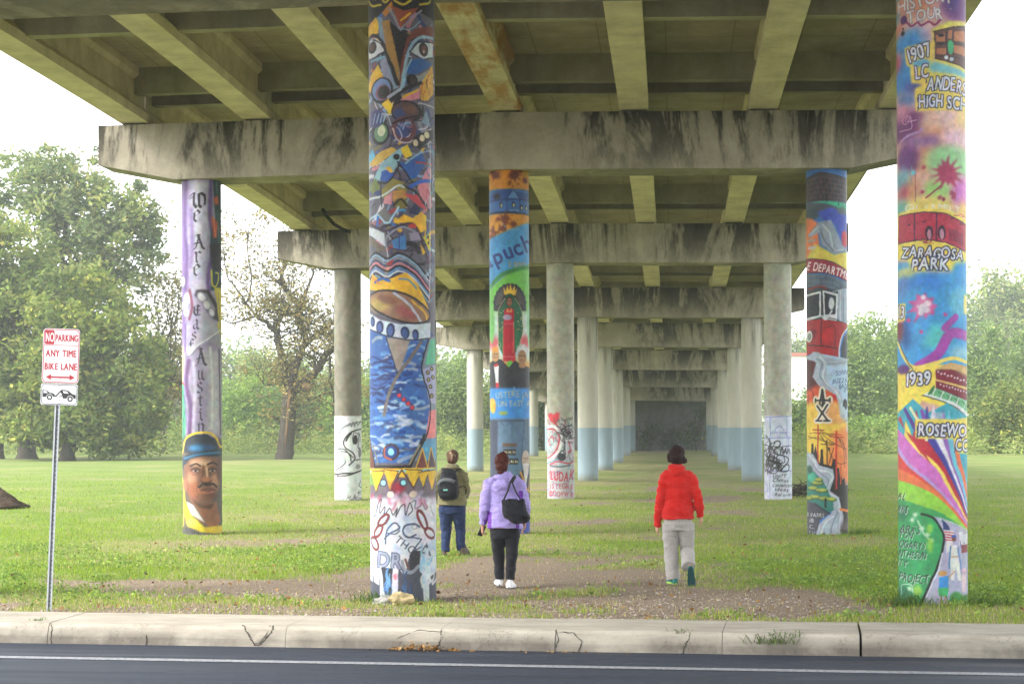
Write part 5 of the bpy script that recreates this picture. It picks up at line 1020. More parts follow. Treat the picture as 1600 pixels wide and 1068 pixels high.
# ---- the walker in lavender
p = Person(788, 917, 209, 22.6, "walker seen from behind in a lavender jacket with dark purple panels, white shoes"); V = p.V; z = lambda y: (p.y0 - y) / p.k
J = dict(head=V(784, 721, .03), hr=.106, neck=V(785, 740, .01), shL=V(764, 756), elL=V(757, 792, -.04), wrL=V(753, 820, .06), cuL=V(754, 817, .05), shR=V(811, 756), elR=V(821, 788, -.05), wrR=V(818, 815, .12), cuR=V(818, 812, .11),
         hipL=V(777, 832), knL=V(778, 866, .05), anL=V(780, 904, .02), hemL=V(780, 905, .02), toeL=V(779, 911, .16), hipR=V(800, 832), knR=V(799, 866, -.02), anR=V(796, 903, -.06), hemR=V(797, 904, -.06), toeR=V(795, 911, .1))
J['shoeL'] = (V(780, 914.5, -.02), (-.16, 1, 0), (0, 0, 1)); J['shoeR'] = (V(796, 917, -.14), (.08, 1, -.05), (0, .08, 1))
tor = [(z(824), .01, -.01, .222, .175), (z(810), .01, -.005, .218, .168), (z(790), 0, .01, .20, .145), (z(770), 0, .01, .20, .14), (z(758), 0, 0, .20, .125), (z(749), 0, 0, .165, .105), (z(742), 0, 0, .10, .08), (z(736), 0, .01, .07, .07)]
p.body(J, tor, (True, False))
p.trousers(J, [(z(838), 0, 0, .17, .135), (z(828), 0, -.005, .18, .14), (z(818), 0, 0, .17, .12), (z(808), 0, 0, .15, .10)], (.096, .075, .058), cloth("black_joggers", (.012, .012, .016), .8, .1))
LV = cloth("lavender_shell", (.34, .28, .60), .6, .1, 60, (.16, .045, .36))
def pan(co):
    x, yy, zz = co; a = abs(x)
    if a > .155 and zz < .95 + .4 * (a - .15) and zz > .3 and a < .195 + (.02 if x < 0 else 0): return 1.0
    if x < 0 and a > .205 and yy > -.035 and zz < 1.15: return 1.0 if x > -.245 - .1 * (1.1 - zz) * .5 else 0.0
    if x > .19 and zz > .95 and zz < 1.22 and x < .24: return 1.0
    return 0.0
p.jacket(J, tor, (.082, .070, .05), LV, [(V(785, 746, -.03), (.115, .09, .05)), (V(786, 757, -.10), (.105, .055, .075)), (V(770, 750, -.05), (.05, .06, .05)), (V(801, 750, -.05), (.05, .06, .05))], .022, pan)
p.hair([(V(784, 719, .015), (.094, .112, .108)), (V(784, 729, -.03), (.082, .075, .07)), (V(783, 737, -.045), (.05, .04, .045))], hairmat("auburn_hair", (.060, .016, .012)), 5)
p.shoes(J, plain("white_shoe", (.72, .72, .75), .5, .1), plain("dark_sole", (.08, .075, .07), .8), .29, .115, "shoe", .058); PUR = p
# what the lavender walker carries
BAGM = cloth("black_canvas", (.010, .010, .014), .75, .1)
bag = tag(empty("tote_bag", (p.X, p.Y, p.zg)), "soft black tote bag slung from the lavender walker's shoulder", "bag")
b = MB(); rings = []
for py, xa, xb, dd in ((780, 786, 821, .03), (788, 787, 823, .06), (798, 788, 827, .085), (807, 790, 831, .09), (813, 800, 829, .07), (816, 806, 824, .03)):
    a, e = V(xa, py), V(xb, py); c_ = (a + e) / 2; w = (e.x - a.x) / 2; yy = -.24
    rings.append([(c_.x + w * math.copysign(abs(math.cos(t)) ** .7, math.cos(t)), yy + dd * math.sin(t), c_.z + (.022 * math.sin(3 * t) if py < 790 else 0)) for t in np.linspace(0, 2 * math.pi, 24, endpoint=False)])
b.rings(rings); link("bag_body", remesh(b, .009, 2, .016, (8, 8, 8), 4), BAGM, bag)
for pts_ in ([V(789, 781, -.25), V(796, 765, -.22), V(799, 752, -.165), V(803, 744, -.09), V(806, 746, .05)], [V(817, 781, -.25), V(808, 766, -.23), V(802, 753, -.17), V(805, 744, -.085), V(808, 747, .05)]):
    b = MB(); b.tube(pts_, [(.026, .007)] * 5, 8); b.done("strap", BAGM, bag)
ph = tag(empty("phone", (p.X, p.Y, p.zg)), "dark phone held low in the lavender walker's hand", "phone")
b = MB(); b.box((-.036, -.005, -.075), (.036, .005, .075), .006); o = b.done("phone_body", plain("phone_metal", (.10, .10, .11), .3, .1, 8, .5, .6), ph); o.location = V(750.5, 829, .10); o.rotation_euler = (.3, .32, .5)
b = MB(); b.box((-.031, -.0065, -.066), (.031, -.0052, .066)); o = b.done("screen", plain("phone_glass", (.02, .022, .026), .1, .1, 8, .5), ph); o.location = V(750.5, 829, .10); o.rotation_euler = (.3, .32, .5)
# ---- the walker in olive
p = Person(708, 874, 170, 28.2, "walker seen from behind in an olive hooded top and navy trousers, brown ankle boots"); V = p.V; z = lambda y: (p.y0 - y) / p.k
J = dict(head=V(707, 713, .04), hr=.104, neck=V(706, 729, .01), shL=V(686, 742), elL=V(681, 768, .02), wrL=V(684, 786, .16), cuL=V(684, 785, .15), shR=V(723, 742), elR=V(727, 766, .04), wrR=V(725, 776, .18), cuR=V(725, 776, .17),
         hipL=V(696, 795), knL=V(696, 828, .04), anL=V(697, 863, -.08), hemL=V(696, 861, -.08), toeL=V(693, 872, .05), hipR=V(716, 795), knR=V(718, 826, .06), anR=V(720, 860, .08), hemR=V(719, 860, .08), toeR=V(722, 869, .22))
J['shoeL'] = (V(695, 874, -.12), (-.1, 1, 0), (0, 0, 1)); J['shoeR'] = (V(720, 870, .02), (.3, 1, 0), (0, 0, 1))
tor = [(z(788), -.02, -.01, .232, .18), (z(775), -.02, -.005, .225, .168), (z(760), -.02, .01, .21, .15), (z(748), -.02, 0, .205, .13), (z(740), -.02, 0, .18, .115), (z(733), -.01, 0, .11, .085), (z(726), -.01, .01, .07, .07)]
p.body(J, tor)
p.trousers(J, [(z(802), 0, 0, .185, .145), (z(794), 0, -.005, .20, .15), (z(786), 0, 0, .19, .13), (z(776), 0, 0, .17, .11)], (.115, .085, .066), cloth("navy_trousers", (.014, .026, .075), .8, .1))
p.jacket(J, tor, (.085, .072, .05), cloth("olive_jersey", (.15, .135, .065), .9, .2), [(V(706, 730, -.04), (.12, .09, .06)), (V(705, 737, -.09), (.11, .06, .06))])
p.hair([(V(707, 712, .02), (.098, .112, .102)), (V(707, 717, -.03), (.085, .08, .08)), (V(708, 708, -.075), (.05, .04, .055))], hairmat("brown_hair", (.085, .045, .028)), 7)
b = MB(); b.tube([V(705, 704, -.12), V(708, 711, -.135), V(707, 719, -.12)], [.01, .016, .01], 8).tube([V(703, 707, -.115), V(709, 709, -.13), V(713, 712, -.11)], [.008, .012, .008], 8); b.done("hair_clip", plain("clip_plastic", (.30, .20, .13), .4), p.root)
p.shoes(J, plain("brown_boot", (.10, .075, .058), .8), plain("boot_sole", (.05, .042, .035), .9), .28, .24, "boot", .054); OLV = p
bk_ = tag(empty("backpack", (p.X, p.Y, p.zg)), "black backpack with grey trim worn over the olive top", "backpack")
BPM = cloth("black_nylon", (.010, .011, .014), .6, .05); GPM = cloth("grey_nylon", (.10, .11, .115), .6, .05)
def pack(profile, yo):
    b = MB(); rings = []
    for py, xa, xb, dd in profile:
        a, e = V(xa, py), V(xb, py); c_ = (a + e) / 2; w = (e.x - a.x) / 2
        rings.append([(c_.x + w * math.copysign(abs(math.cos(t)) ** .6, math.cos(t)), yo + dd * math.copysign(abs(math.sin(t)) ** .7, math.sin(t)), c_.z) for t in np.linspace(0, 2 * math.pi, 24, endpoint=False)])
    return b.rings(rings)
link("pack_body", remesh(pack([(731, 694, 708, .03), (735, 692, 714, .06), (745, 690, 717, .085), (758, 688, 719, .10), (770, 687, 719, .11), (777, 689, 717, .10), (780, 694, 712, .06)], -.20), .009, 2, .01, (8, 8, 8), 2), BPM, bk_)
link("front_pocket", remesh(pack([(748, 691, 712, .03), (752, 688, 716, .05), (762, 687, 718, .07), (772, 688, 717, .07), (778, 692, 713, .04)], -.275), .009, 2, .008, (9, 9, 9), 3), BPM, bk_)
b = MB(); b.tube([V(688, 757, -.31), V(691, 751, -.325), V(698, 748, -.33), V(708, 749, -.33), V(714, 752, -.325)], [(.012, .03)] * 5, 8); b.done("grey_trim", GPM, bk_)
b = MB(); b.box((-.035, -.003, -.012), (.035, .003, .012)); o = b.done("badge", plain("green_badge", (.16, .40, .34), .5), bk_); o.location = V(700, 764, -.352)
for xs in ((694, 690), (714, 722)):
    b = MB(); b.tube([V(xs[0], 735, -.15), V((xs[0] + xs[1]) / 2, 731, -.05), V(xs[1], 735, .08), V(xs[1] + 2, 750, .14)], [(.024, .009)] * 4, 8); b.done("shoulder_strap", BPM, bk_)
b = MB(); b.tube([V(717, 762, -.15), V(724, 758, -.09), V(729, 762, -.02), V(727, 772, -.05)], [(.012, .005)] * 4, 8); b.done("loose_strap", BPM, bk_)
# ================================================================ the road sign
c = Canvas(0, 100, 0, 0, 100, 145, 4, (205, 207, 210), True); SR = (150, 24, 38)
rr = lambda x0, y0, x1, y1, r: [v_ for cx_, cy_, a0 in ((x1 - r, y0 + r, -90), (x1 - r, y1 - r, 0), (x0 + r, y1 - r, 90), (x0 + r, y0 + r, 180)) for a in range(a0, a0 + 91, 15) for v_ in (cx_ + r * math.cos(R(a)), cy_ + r * math.sin(R(a)))]
q = rr(2.5, 2.5, 97.5, 142.5, 9); c.line(q + q[:2], 2.2, SR, curve=False)
c.fill(rr(5, 5, 31, 42, 4), SR).text("NO", 6.5, 35, 24, (228, 228, 228), to=(29.5, 35), jit=0, bold=.02).text("PARKING", 33, 33, 17, SR, to=(94, 33), jit=0, bold=.05).line("5 44 95 44", 1.6, SR, curve=False)
c.text("ANY TIME", 9, 74, 17, SR, to=(91, 74), jit=0, bold=.05).text("BIKE LANE", 6, 109, 17, SR, to=(94, 109), jit=0, bold=.05)
c.line("18 129 82 129", 4.5, SR, curve=False).fill("10 129 25 121 25 137", SR).fill("90 129 75 121 75 137", SR)
for x, y in ((49, 7.5), (49, 138)): c.ell(x, y, 2, 2, (150, 150, 150))
S1 = c
c = Canvas(0, 100, 0, 0, 100, 56, 4, (204, 206, 208), True); q = rr(2.5, 2.5, 97.5, 53.5, 7); c.line(q + q[:2], 1.8, (40, 40, 44), curve=False)
c.fill("5 17 16 18 24 24 34 25 38 30 44 31 44 34 5 36", KK).line("42 32 50 22 57 16", 2.6, KK, curve=False).line("44 32 58 17", 1.2, (90, 90, 96), curve=False).fill("54 17 62 15 74 17 86 26 95 28 95 38 60 38 58 28 52 20", KK).fill("60 18 70 19 76 25 62 24", (214, 216, 220)).fill("7 19 15 20 19 25 7 25", (214, 216, 220)).line("56 22 58 30 50 34", 2, KK)
for x, y in ((24, 36), (80, 39)): c.ell(x, y, 9, 9, (220, 222, 224)).ell(x, y, 7.6, 7.6, KK).ell(x, y, 3.6, 3.6, (216, 218, 222))
c.ell(51, 42, 2.6, 2.6, (150, 152, 156)); S2 = c
SIGM = NT("painted_sign"); SIGM = SIGM.out(SIGM.attr("paint"), .45, .4)
ZINC = plain("galvanised_steel", (.34, .36, .38), .45, .2, 14, .5, .55)
Ys = 19.35; Xs = xy(73, Ys); zs_ = gz(Xs, Ys)
sg = tag(empty("parking_sign", (Xs, Ys, zs_)), "leaning no parking any time bike lane sign on a perforated steel post", "road sign")
def SV(px, py, dy=0): return Vector((xy(px, Ys) - Xs, dy, pz(px, py, xy(px, Ys), Ys) - zs_))
top, bot = SV(95, 520), SV(73, 957) - Vector((0, 0, .35)); ax = (top - bot).normalized()
b = MB(); sdx = Vector((1, 0, 0)); nrm = ax.cross(sdx).normalized(); sdx = nrm.cross(ax).normalized()
U_ = [(-.031, 0), (-.031, .004), (-.017, .004), (-.013, .032), (.013, .032), (.017, .004), (.031, .004), (.031, 0), (.014, 0), (.010, .028), (-.010, .028), (-.014, 0)]
b.rings([[o_ + sdx * u + Vector((0, 1, 0)) * v for u, v in U_] for o_ in (bot, top)], True, False)
post = b.done("sign_post", ZINC, sg)
b = MB(); L_ = (top - bot).length
for q in range(int(L_ / .05)):
    o_ = bot + ax * (q * .05 + .03); b.box(o_ + Vector((-.0055, .0255, -.006)), o_ + Vector((.0055, .0276, .006)))
holes = b.done("bolt_hole_row", plain("hole_shadow", (.03, .03, .035), .9), post)
def panel(name, cv, px, py, W_, H_, roll, label):
    nx_, ny_ = int(W_ * 300), int(H_ * 300); u, v = np.meshgrid(np.linspace(-1, 1, nx_), np.linspace(0, 1, ny_)); C = cv.sample(u * cv.Rr, v * (cv.y1 - cv.y0) + cv.y0)
    rx_ = u * W_ / 2; rz_ = (.5 - v) * H_; r_ = min(W_, H_) * .1
    dx_ = np.maximum(np.abs(rx_) - (W_ / 2 - r_), 0); dz_ = np.maximum(np.abs(rz_) - (H_ / 2 - r_), 0); dd = np.hypot(dx_, dz_); k_ = np.where(dd > r_, r_ / np.maximum(dd, 1e-6), 1)
    rx_ = np.sign(rx_) * (np.minimum(np.abs(rx_), W_ / 2 - r_) + dx_ * k_); rz_ = np.sign(rz_) * (np.minimum(np.abs(rz_), H_ / 2 - r_) + dz_ * k_)
    front = np.stack([rx_, np.full_like(rx_, -.004), rz_], -1).reshape(-1, 3); back = front + np.array([0, .003, 0]); ii = np.arange(u.size).reshape(u.shape)
    f = [np.stack([ii[:-1, :-1], ii[1:, :-1], ii[1:, 1:], ii[:-1, 1:]], -1).reshape(-1, 4)]; f.append(f[0][:, ::-1] + u.size)
    rim = np.concatenate([ii[0], ii[1:, -1], ii[-1, ::-1][1:], ii[::-1, 0][1:]]); f.append(np.stack([rim[:-1], rim[1:], rim[1:] + u.size, rim[:-1] + u.size], -1))
    CC = np.vstack([C.reshape(-1, 3), np.full((u.size, 3), .35)])
    o = link(name, mesh_np(name, np.vstack([front, back]), np.vstack(f), False, CC), SIGM, sg); o.location = SV(px, py, -.002); o.rotation_euler = (0, roll, 0); o["label"] = label
    for s_ in (-.42, .42):
        m_ = MB(); m_.blob((0, -.006, s_ * H_), (.008, .005, .008), jag=0, sub=2); m_.done("bolt", ZINC, o)
    return o
kx = F / depth(Xs, Ys)
panel("regulation_panel", S1, 96, 556, 59 / kx, 85 / kx, R(2.2), "white panel with red border and red parking lettering")
panel("tow_away_panel", S2, 93, 616, 59 / kx, 33 / kx, R(2.2), "small white panel with a black towed car symbol")

# ================================================================ small things on the ground
b = MB(); b.blob((0, 0, 0), (.14, .11, .09), jag=.5, seed=3); rk = b.done("stone", plain("buff_stone", (.36, .29, .16), .9, .3, 9)); X, Y = xy(625, 20.2), 20.2
rk.location = (X, Y, gz(X, Y) + .04); tag(rk, "small buff stone lying against the foot of the cubist face column", "stone")
b = MB(); b.blob((0, 0, 0), (.13, .1, .07), jag=.5, seed=8); rk = b.done("stone", plain("grey_stone", (.3, .29, .27), .9, .3, 9)); X = xy(600, 20.25); rk.location = (X, 20.25, gz(X, 20.25) + .01); tag(rk, "flat grey stone beside the buff stone at the column foot", "stone")
b = MB(); b.blob((0, 0, 0), (1.25, .9, .42), jag=.25, seed=5, sub=5)
for v in b.bm.verts: v.co.z = (v.co.z if v.co.z < 0 else .42 * (v.co.z / .42) ** 1.6) + .06 * mnoise.noise(v.co * 5) + .03 * mnoise.noise(v.co * 16)
o = b.done("dirt_mound", plain("dark_soil", (.045, .030, .020), .95, .5, 12, .1, 0, .6)); Y = 44; X = xy(-34, Y); o.location = (X, Y, gz(X, Y) + .02); tag(o, "dark brown mound of bare soil on the lawn beyond the road sign", "mound")
# broken lump of kerb with a dark crack round it
def on_kerb(px, t):
    """point on the kerb face: t=0 front top edge, 1 at the gutter"""
    z = lerp(-.024, -.232, t); y = float(np.interp(-z, [.018, .026, .055, .15, .3], [17.64, 17.575, 17.545, 17.51, 17.49])); return Vector((street(px, y), y, z))
DARKC = plain("kerb_crack", (.035, .03, .026), .95)
def crack(path, w=.006):
    g_ = random.Random(int(path[0][0])); jit = lambda p: p + Vector((g_.uniform(-.009, .009), 0, g_.uniform(-.005, .005)))
    b = MB(); P = [jit(on_kerb(px, t)) + Vector((0, -.001, .001)) for q in zip(path[:-1], path[1:]) for u in (0, .12, .25, .37, .5, .62, .75, .87) for px, t in (lerp(np.array(q[0]), np.array(q[1]), u),)] + [on_kerb(*path[-1])]; b.tube(P, [w * g_.uniform(.4, 1.2) for _ in P], 6); o = b.done("kerb_crack", DARKC, kerb); return o
crack([(379, .0), (383, .25), (390, .6), (397, .9), (404, .92), (413, .62), (424, .25), (426, .0)], .0055)
b = MB(); P = [on_kerb(*q) + Vector((0, -.012, .004)) for q in ((384, 0), (421, 0), (415, .4), (404, .82), (396, .8), (388, .4))]
b.prism(P, (0, 0, 0), (0, .03, 0)); b.done("broken_kerb_lump", kerb_m, kerb)
for pth in ([(79, 0), (80, .4), (79, 1)], [(227, .5), (229, .8), (227, 1)], [(688, .1), (690, .4), (683, .8), (676, 1)], [(868, .0), (871, .5), (864, 1)], [(872, .1), (895, .12), (908, .5), (902, 1)], [(1078, 0), (1072, .5), (1064, 1)], [(620, .5), (650, .1), (690, .15)]): crack(pth, .0042)
# leaf litter in the gutter
def leafmesh(n_, spot, size, flat=.6, seed=1):
    g = np.random.default_rng(seed); c = np.array([spot(g) for _ in range(n_)]); a = g.normal(size=(n_, 3)); a[:, 2] *= 1 - flat; a /= np.linalg.norm(a, axis=1)[:, None]
    b_ = np.cross(a, g.normal(size=(n_, 3)) * [1 - flat, 1 - flat, 1]); b_ /= np.linalg.norm(b_, axis=1)[:, None]; s_ = size * g.uniform(.6, 1.4, (n_, 1))
    v = np.stack([c - a * s_, c + b_ * s_ * .5, c + a * s_, c - b_ * s_ * .5], 1).reshape(-1, 3); k = np.arange(n_) * 4
    return v, np.stack([k, k + 1, k + 2, k + 3], -1)
LIT = NT("dead_leaves"); LIT = LIT.out(LIT.ramp(LIT.n("NewGeometry").outputs["Random Per Island"], [(0, (.10, .04, .015)), (.4, (.22, .11, .03)), (.7, (.34, .20, .06)), (1, (.16, .12, .07))]), .8)
def sp(g):
    px = 655 + 48 * g.normal() * .6; y = 17.44 - abs(g.normal()) * .05; return (street(px, y), y, -.222 + abs(g.normal()) * .035 * math.exp(-((px - 655) / 40) ** 2))
v, f = leafmesh(230, sp, .022); askew(link("leaf_litter", mesh_np("leaf_litter", v, f), LIT)); tag(bpy.data.objects["leaf_litter"], "brown fallen leaves heaped in the gutter", "leaves", None, "stuff")
def sp2(g):
    px = 895 + 50 * g.normal(); y = 17.44 - abs(g.normal()) * .05; return (street(px, y), y, -.222)
v, f = leafmesh(24, sp2, .02, seed=4); tag(askew(link("leaf_litter", mesh_np("leaf_litter", v, f), LIT)), "few dry leaves scattered along the kerb foot", "leaves", None, "stuff")
# ================================================================ plants
def leaf_mat(name, cols, trans=.35):
    n = NT(name); t = n.t; rnd = n.n("NewGeometry").outputs["Random Per Island"]
    at = n.attr("paint", "Fac")
    c = n.ramp(rnd, [(i / (len(cols) - 1), q) for i, q in enumerate(cols)])
    c = n.mix(1.0, c, n.ramp(at, [(0, (.55, .6, .62)), (.5, (1, 1, 1)), (1, (1.75, 1.55, 1.1))]), 'MULTIPLY')
    d = n.n("BsdfDiffuse"); tr = n.n("BsdfTranslucent"); mx = n.n("MixShader"); mx.inputs[0].default_value = trans
    for q in (d, tr): t.links.new(c, q.inputs["Color"])
    t.links.new(d.outputs[0], mx.inputs[1]); t.links.new(tr.outputs[0], mx.inputs[2])
    t.links.new(mx.outputs[0], t.nodes["Material Output"].inputs["Surface"]); t.nodes.remove(n.b); return n.m
LM = {
 'pecan': leaf_mat("pecan_leaves", [(.10, .15, .038), (.15, .21, .055), (.20, .25, .065), (.26, .26, .085)]),
 'pale': leaf_mat("pale_leaves", [(.12, .18, .065), (.17, .235, .085), (.22, .265, .10), (.26, .26, .12)]),
 'olive': leaf_mat("olive_leaves", [(.15, .145, .065), (.21, .20, .085), (.28, .25, .10), (.24, .17, .08)]),
 'bright': leaf_mat("bright_leaves", [(.15, .25, .06), (.20, .31, .08), (.25, .34, .10)]),
 'willow': leaf_mat("willow_leaves", [(.13, .205, .07), (.175, .255, .09), (.215, .285, .11)]),
 'dark': leaf_mat("dark_leaves", [(.04, .075, .022), (.06, .105, .03), (.085, .13, .042)]),
 'grass': leaf_mat("tall_grass_blades", [(.20, .28, .085), (.26, .33, .11), (.31, .34, .14)]),
}
BARK = NT("bark"); _f = BARK.noise(3, 6, .7, BARK.co(), (6, 6, 1.0)); BARK.bump(_f, .8, .05); BARK = BARK.out(BARK.ramp(_f, [(.3, (.030, .024, .020)), (.7, (.115, .095, .08))]), .95, .1)
BARKL = NT("scarred_bark"); _f = BARKL.noise(4, 6, .7, BARKL.co(), (5, 5, .8)); BARKL.bump(_f, .7, .04); BARKL = BARKL.out(BARKL.ramp(_f, [(.3, (.10, .06, .035)), (.7, (.26, .16, .09))]), .95, .1)
def leaves(clumps, per, sig, size, g, droop=0.0, asp=.45):
    """clumps (n,3+1 radius scale) -> vertices, faces, tone per vertex"""
    n_ = len(clumps); c = np.repeat(clumps[:, :3], per, 0); rad = np.repeat(clumps[:, 3], per)
    off = g.normal(size=(len(c), 3)) * (rad * sig)[:, None] * [1, 1, .75]; p = c + off; p[:, 2] -= droop * np.hypot(off[:, 0], off[:, 1])
    a = g.normal(size=p.shape); a[:, 2] = a[:, 2] * .6 - droop; a /= np.linalg.norm(a, axis=1)[:, None]; b_ = np.cross(a, g.normal(size=p.shape)); b_ /= np.linalg.norm(b_, axis=1)[:, None]
    s_ = size * g.uniform(.6, 1.45, (len(p), 1)); v = np.stack([p - a * s_, p + b_ * s_ * asp, p + a * s_, p - b_ * s_ * asp], 1).reshape(-1, 3); k = np.arange(len(p)) * 4
    tone = np.repeat(np.clip(np.repeat(g.uniform(.15, .85, n_), per) + g.normal(size=len(p)) * .1, 0, 1), 4)
    return v, np.stack([k, k + 1, k + 2, k + 3], -1), np.stack([tone] * 3, -1)
def crown_clumps(blobs, n_, g, fill=.55):
    """blobs: (x, y, z, rx, ry, rz, weight)"""
    w = np.array([q[6] for q in blobs], float); w /= w.sum(); o = []
    for q, k in zip(blobs, np.round(w * n_).astype(int)):
        d = g.normal(size=(k, 3)); d /= np.linalg.norm(d, axis=1)[:, None]; r = (fill + (1 - fill) * g.uniform(0, 1, k) ** .6) * g.uniform(.82, 1.1, k)
        o.append(np.concatenate([np.array(q[:3]) + d * r[:, None] * np.array(q[3:6]), g.uniform(.6, 1.35, (k, 1))], 1))
    return np.vstack(o)
def branch(mb, p0, p1, r0, r1, g, bend=.12, n_=7, ns=5):
    p0, p1 = np.array(p0, float), np.array(p1, float); L = np.linalg.norm(p1 - p0); k = g.normal(size=3) * bend * L; k2 = g.normal(size=(ns + 1, 3)) * .02 * L
    P = [p0 + (p1 - p0) * t + k * math.sin(math.pi * t) * .5 + k2[i] * (0 < i < ns) for i, t in enumerate(np.linspace(0, 1, ns + 1))]
    mb.tube(P, list(np.linspace(r0, r1, ns + 1)), n_); return P
def tree(name, px, Y, crowns, mat, label, cat="tree", group=None, n_=160, per=60, sig=.75, size=.16, tr=.35, droop=0, seed=1, trunks=None, fill=.55, asp=.45, split=None):
    """crowns in photo pixels: (px, py, rx, ry, depth radius m, weight)"""
    g = np.random.default_rng(seed); X = xy(px, Y); zg = gz(X, Y); k = F / depth(X, Y); root = tag(empty(name, (X, Y, zg)), label, cat, group, "thing")
    bl = []
    for cx_, cy_, rx_, ry_, ry2, w in crowns: x = xy(cx_, Y); bl.append((x - X, 0, pz(cx_, cy_, x, Y) - zg, rx_ / k, ry2, ry_ / k, w))
    cl = crown_clumps(bl, n_, g, fill); v, f, t = leaves(cl, per, sig, size, g, droop, asp)
    keep = None
    link("crown", mesh_np("crown", v, f, False, t), mat, root)
    b = MB(); trunks = trunks or [(px, tr)]
    low = min(q[2] - q[5] * .5 for q in bl); ctr = np.array([np.average([q[i] for q in bl], weights=[q[6] for q in bl]) for i in range(3)])
    for tx, tr_ in trunks:
        x = xy(tx, Y) - X; f_ = np.array([x + (ctr[0] - x) * .25, 0, max(1.2, min(ctr[2] * .55, low + 2.5))])
        P = [(x - .02, 0, -.3), (x, 0, .0), (x, 0, .35)] + [tuple(np.array([x, 0, .35]) + (f_ - np.array([x, 0, .35])) * q + g.normal(size=3) * .05) for q in (.33, .66, 1)]
        b.tube(P, [tr_ * 1.7, tr_ * 1.35, tr_ * 1.05, tr_ * .95, tr_ * .88, tr_ * .8], 10)
        for q in range(max(4, int(26 / len(trunks)))):
            c_ = cl[g.integers(len(cl))][:3]; m_ = f_ + (c_ - f_) * .45 + g.normal(size=3) * .4; m_[2] += .4
            branch(b, f_ + g.normal(size=3) * tr_ * .3, m_, tr_ * .42, tr_ * .2, g, .15); branch(b, m_, c_, tr_ * .2, .02, g, .15)
            for _ in range(2):
                c2 = cl[np.argsort(((cl[:, :3] - m_) ** 2).sum(1))[g.integers(1, 14)]][:3]; branch(b, m_, c2, tr_ * .13, .015, g, .2, 5, 4)
    b.done("trunk", BARK, root); return root
PK_ = "trees along the park edge"
tree("pecan_tree", 95, 118, [(135, 330, 95, 92, 4.5, 1), (60, 300, 80, 70, 4, .8), (190, 390, 70, 80, 4, .7), (120, 450, 120, 80, 5, .8), (215, 330, 34, 40, 2.5, .2)], LM['pale'], "tallest pale green tree rising behind the darker trees beyond the road sign", group=PK_, n_=300, per=70, sig=.42, size=.2, tr=.45, seed=3, fill=.35)
tree("pecan_tree", 40, 106, [(10, 420, 70, 90, 4, .8), (60, 500, 95, 90, 4.5, 1), (-40, 520, 90, 130, 4, 1), (30, 610, 90, 60, 4, .8), (-60, 380, 70, 70, 4, .6)], LM['pecan'], "dark green spreading tree with a thick trunk at the picture's leftmost edge", group=PK_, n_=380, per=74, sig=.42, size=.2, tr=.5, seed=5, trunks=[(42, .55), (-5, .4)])
tree("pecan_tree", 105, 103, [(130, 500, 80, 90, 4, 1), (195, 560, 64, 95, 4, 1), (150, 630, 70, 55, 4, .9), (230, 600, 36, 70, 3, .5), (110, 570, 60, 80, 4, .7), (185, 670, 44, 36, 3, .7), (60, 665, 60, 34, 3, .5), (120, 650, 60, 40, 3, .6)], LM['pecan'], "leafy green tree with low boughs brushing the lawn, just behind the road sign", group=PK_, n_=400, per=74, sig=.4, size=.19, tr=.42, seed=8, droop=.25)
tree("thin_tree", 255, 122, [(270, 470, 48, 66, 3.5, 1), (235, 560, 44, 70, 3, .8), (300, 560, 50, 80, 3.5, 1), (262, 620, 50, 50, 3, .6)], LM['olive'], "thin olive brown tree standing behind the We Are East Austin column", group=PK_, n_=170, per=46, sig=.6, size=.13, tr=.25, seed=11, fill=.3)
# the old half bare tree: limbs follow the photograph
Yb = 104.0; Xb = xy(446, Yb); zb = gz(Xb, Yb); kb = F / depth(Xb, Yb); g = np.random.default_rng(21)
old = tag(empty("mesquite_tree", (Xb, Yb, zb)), "old twisted half bare tree with yellowing leaves and a split trunk on the lawn", "tree", PK_, "thing")
B_ = lambda x, y, dy=0: (xy(330 + x / 2.671, Yb) - Xb, dy, pz(330 + x / 2.671, 340 + y / 2.671, xy(330 + x / 2.671, Yb), Yb) - zb)
b = MB(); tips = []
def limb(P, r0, r1, n_=9):
    pp = catmull(np.array([B_(*q) for q in P]), .25); pp = pp + g.normal(size=pp.shape) * .03; b.tube(pp, list(np.linspace(r0, r1, len(pp))), n_); tips.extend([(tuple(q), lerp(r0, r1, i / len(pp))) for i, q in enumerate(pp) if i > len(pp) * .35])
limb([(302, 1030), (306, 1000), (316, 900), (325, 780), (335, 690)], .58, .36, 12)
limb([(330, 700), (308, 640), (290, 560), (272, 470), (282, 425), (320, 396), (365, 402)], .27, .12)
limb([(272, 470), (235, 440), (190, 410), (150, 360)], .16, .05)
limb([(335, 690), (350, 630), (385, 540), (420, 505), (470, 470), (520, 430)], .29, .09)
limb([(400, 525), (388, 470), (372, 430), (330, 395), (270, 375)], .2, .06)
limb([(385, 470), (372, 380), (340, 330), (308, 295), (294, 245), (318, 185)], .18, .10)
limb([(318, 185), (330, 120), (300, 40)], .09, .03)
limb([(345, 720), (378, 690), (440, 640), (475, 580), (530, 530), (560, 480)], .30, .14)
limb([(440, 640), (430, 590), (400, 575)], .12, .06); limb([(498, 580), (500, 680), (515, 780), (505, 820)], .08, .04)
limb([(372, 380), (410, 280), (440, 210), (500, 235)], .1, .03); limb([(318, 650), (270, 680), (230, 700), (200, 655)], .07, .02); limb([(365, 680), (395, 740), (420, 780)], .05, .02)
limb([(320, 620), (350, 600), (370, 560)], .1, .05); limb([(150, 360), (110, 300), (70, 240), (60, 150)], .07, .02); limb([(190, 410), (90, 440), (40, 420)], .07, .02); limb([(150, 360), (170, 250), (150, 130), (160, 40)], .06, .02)
ends = []
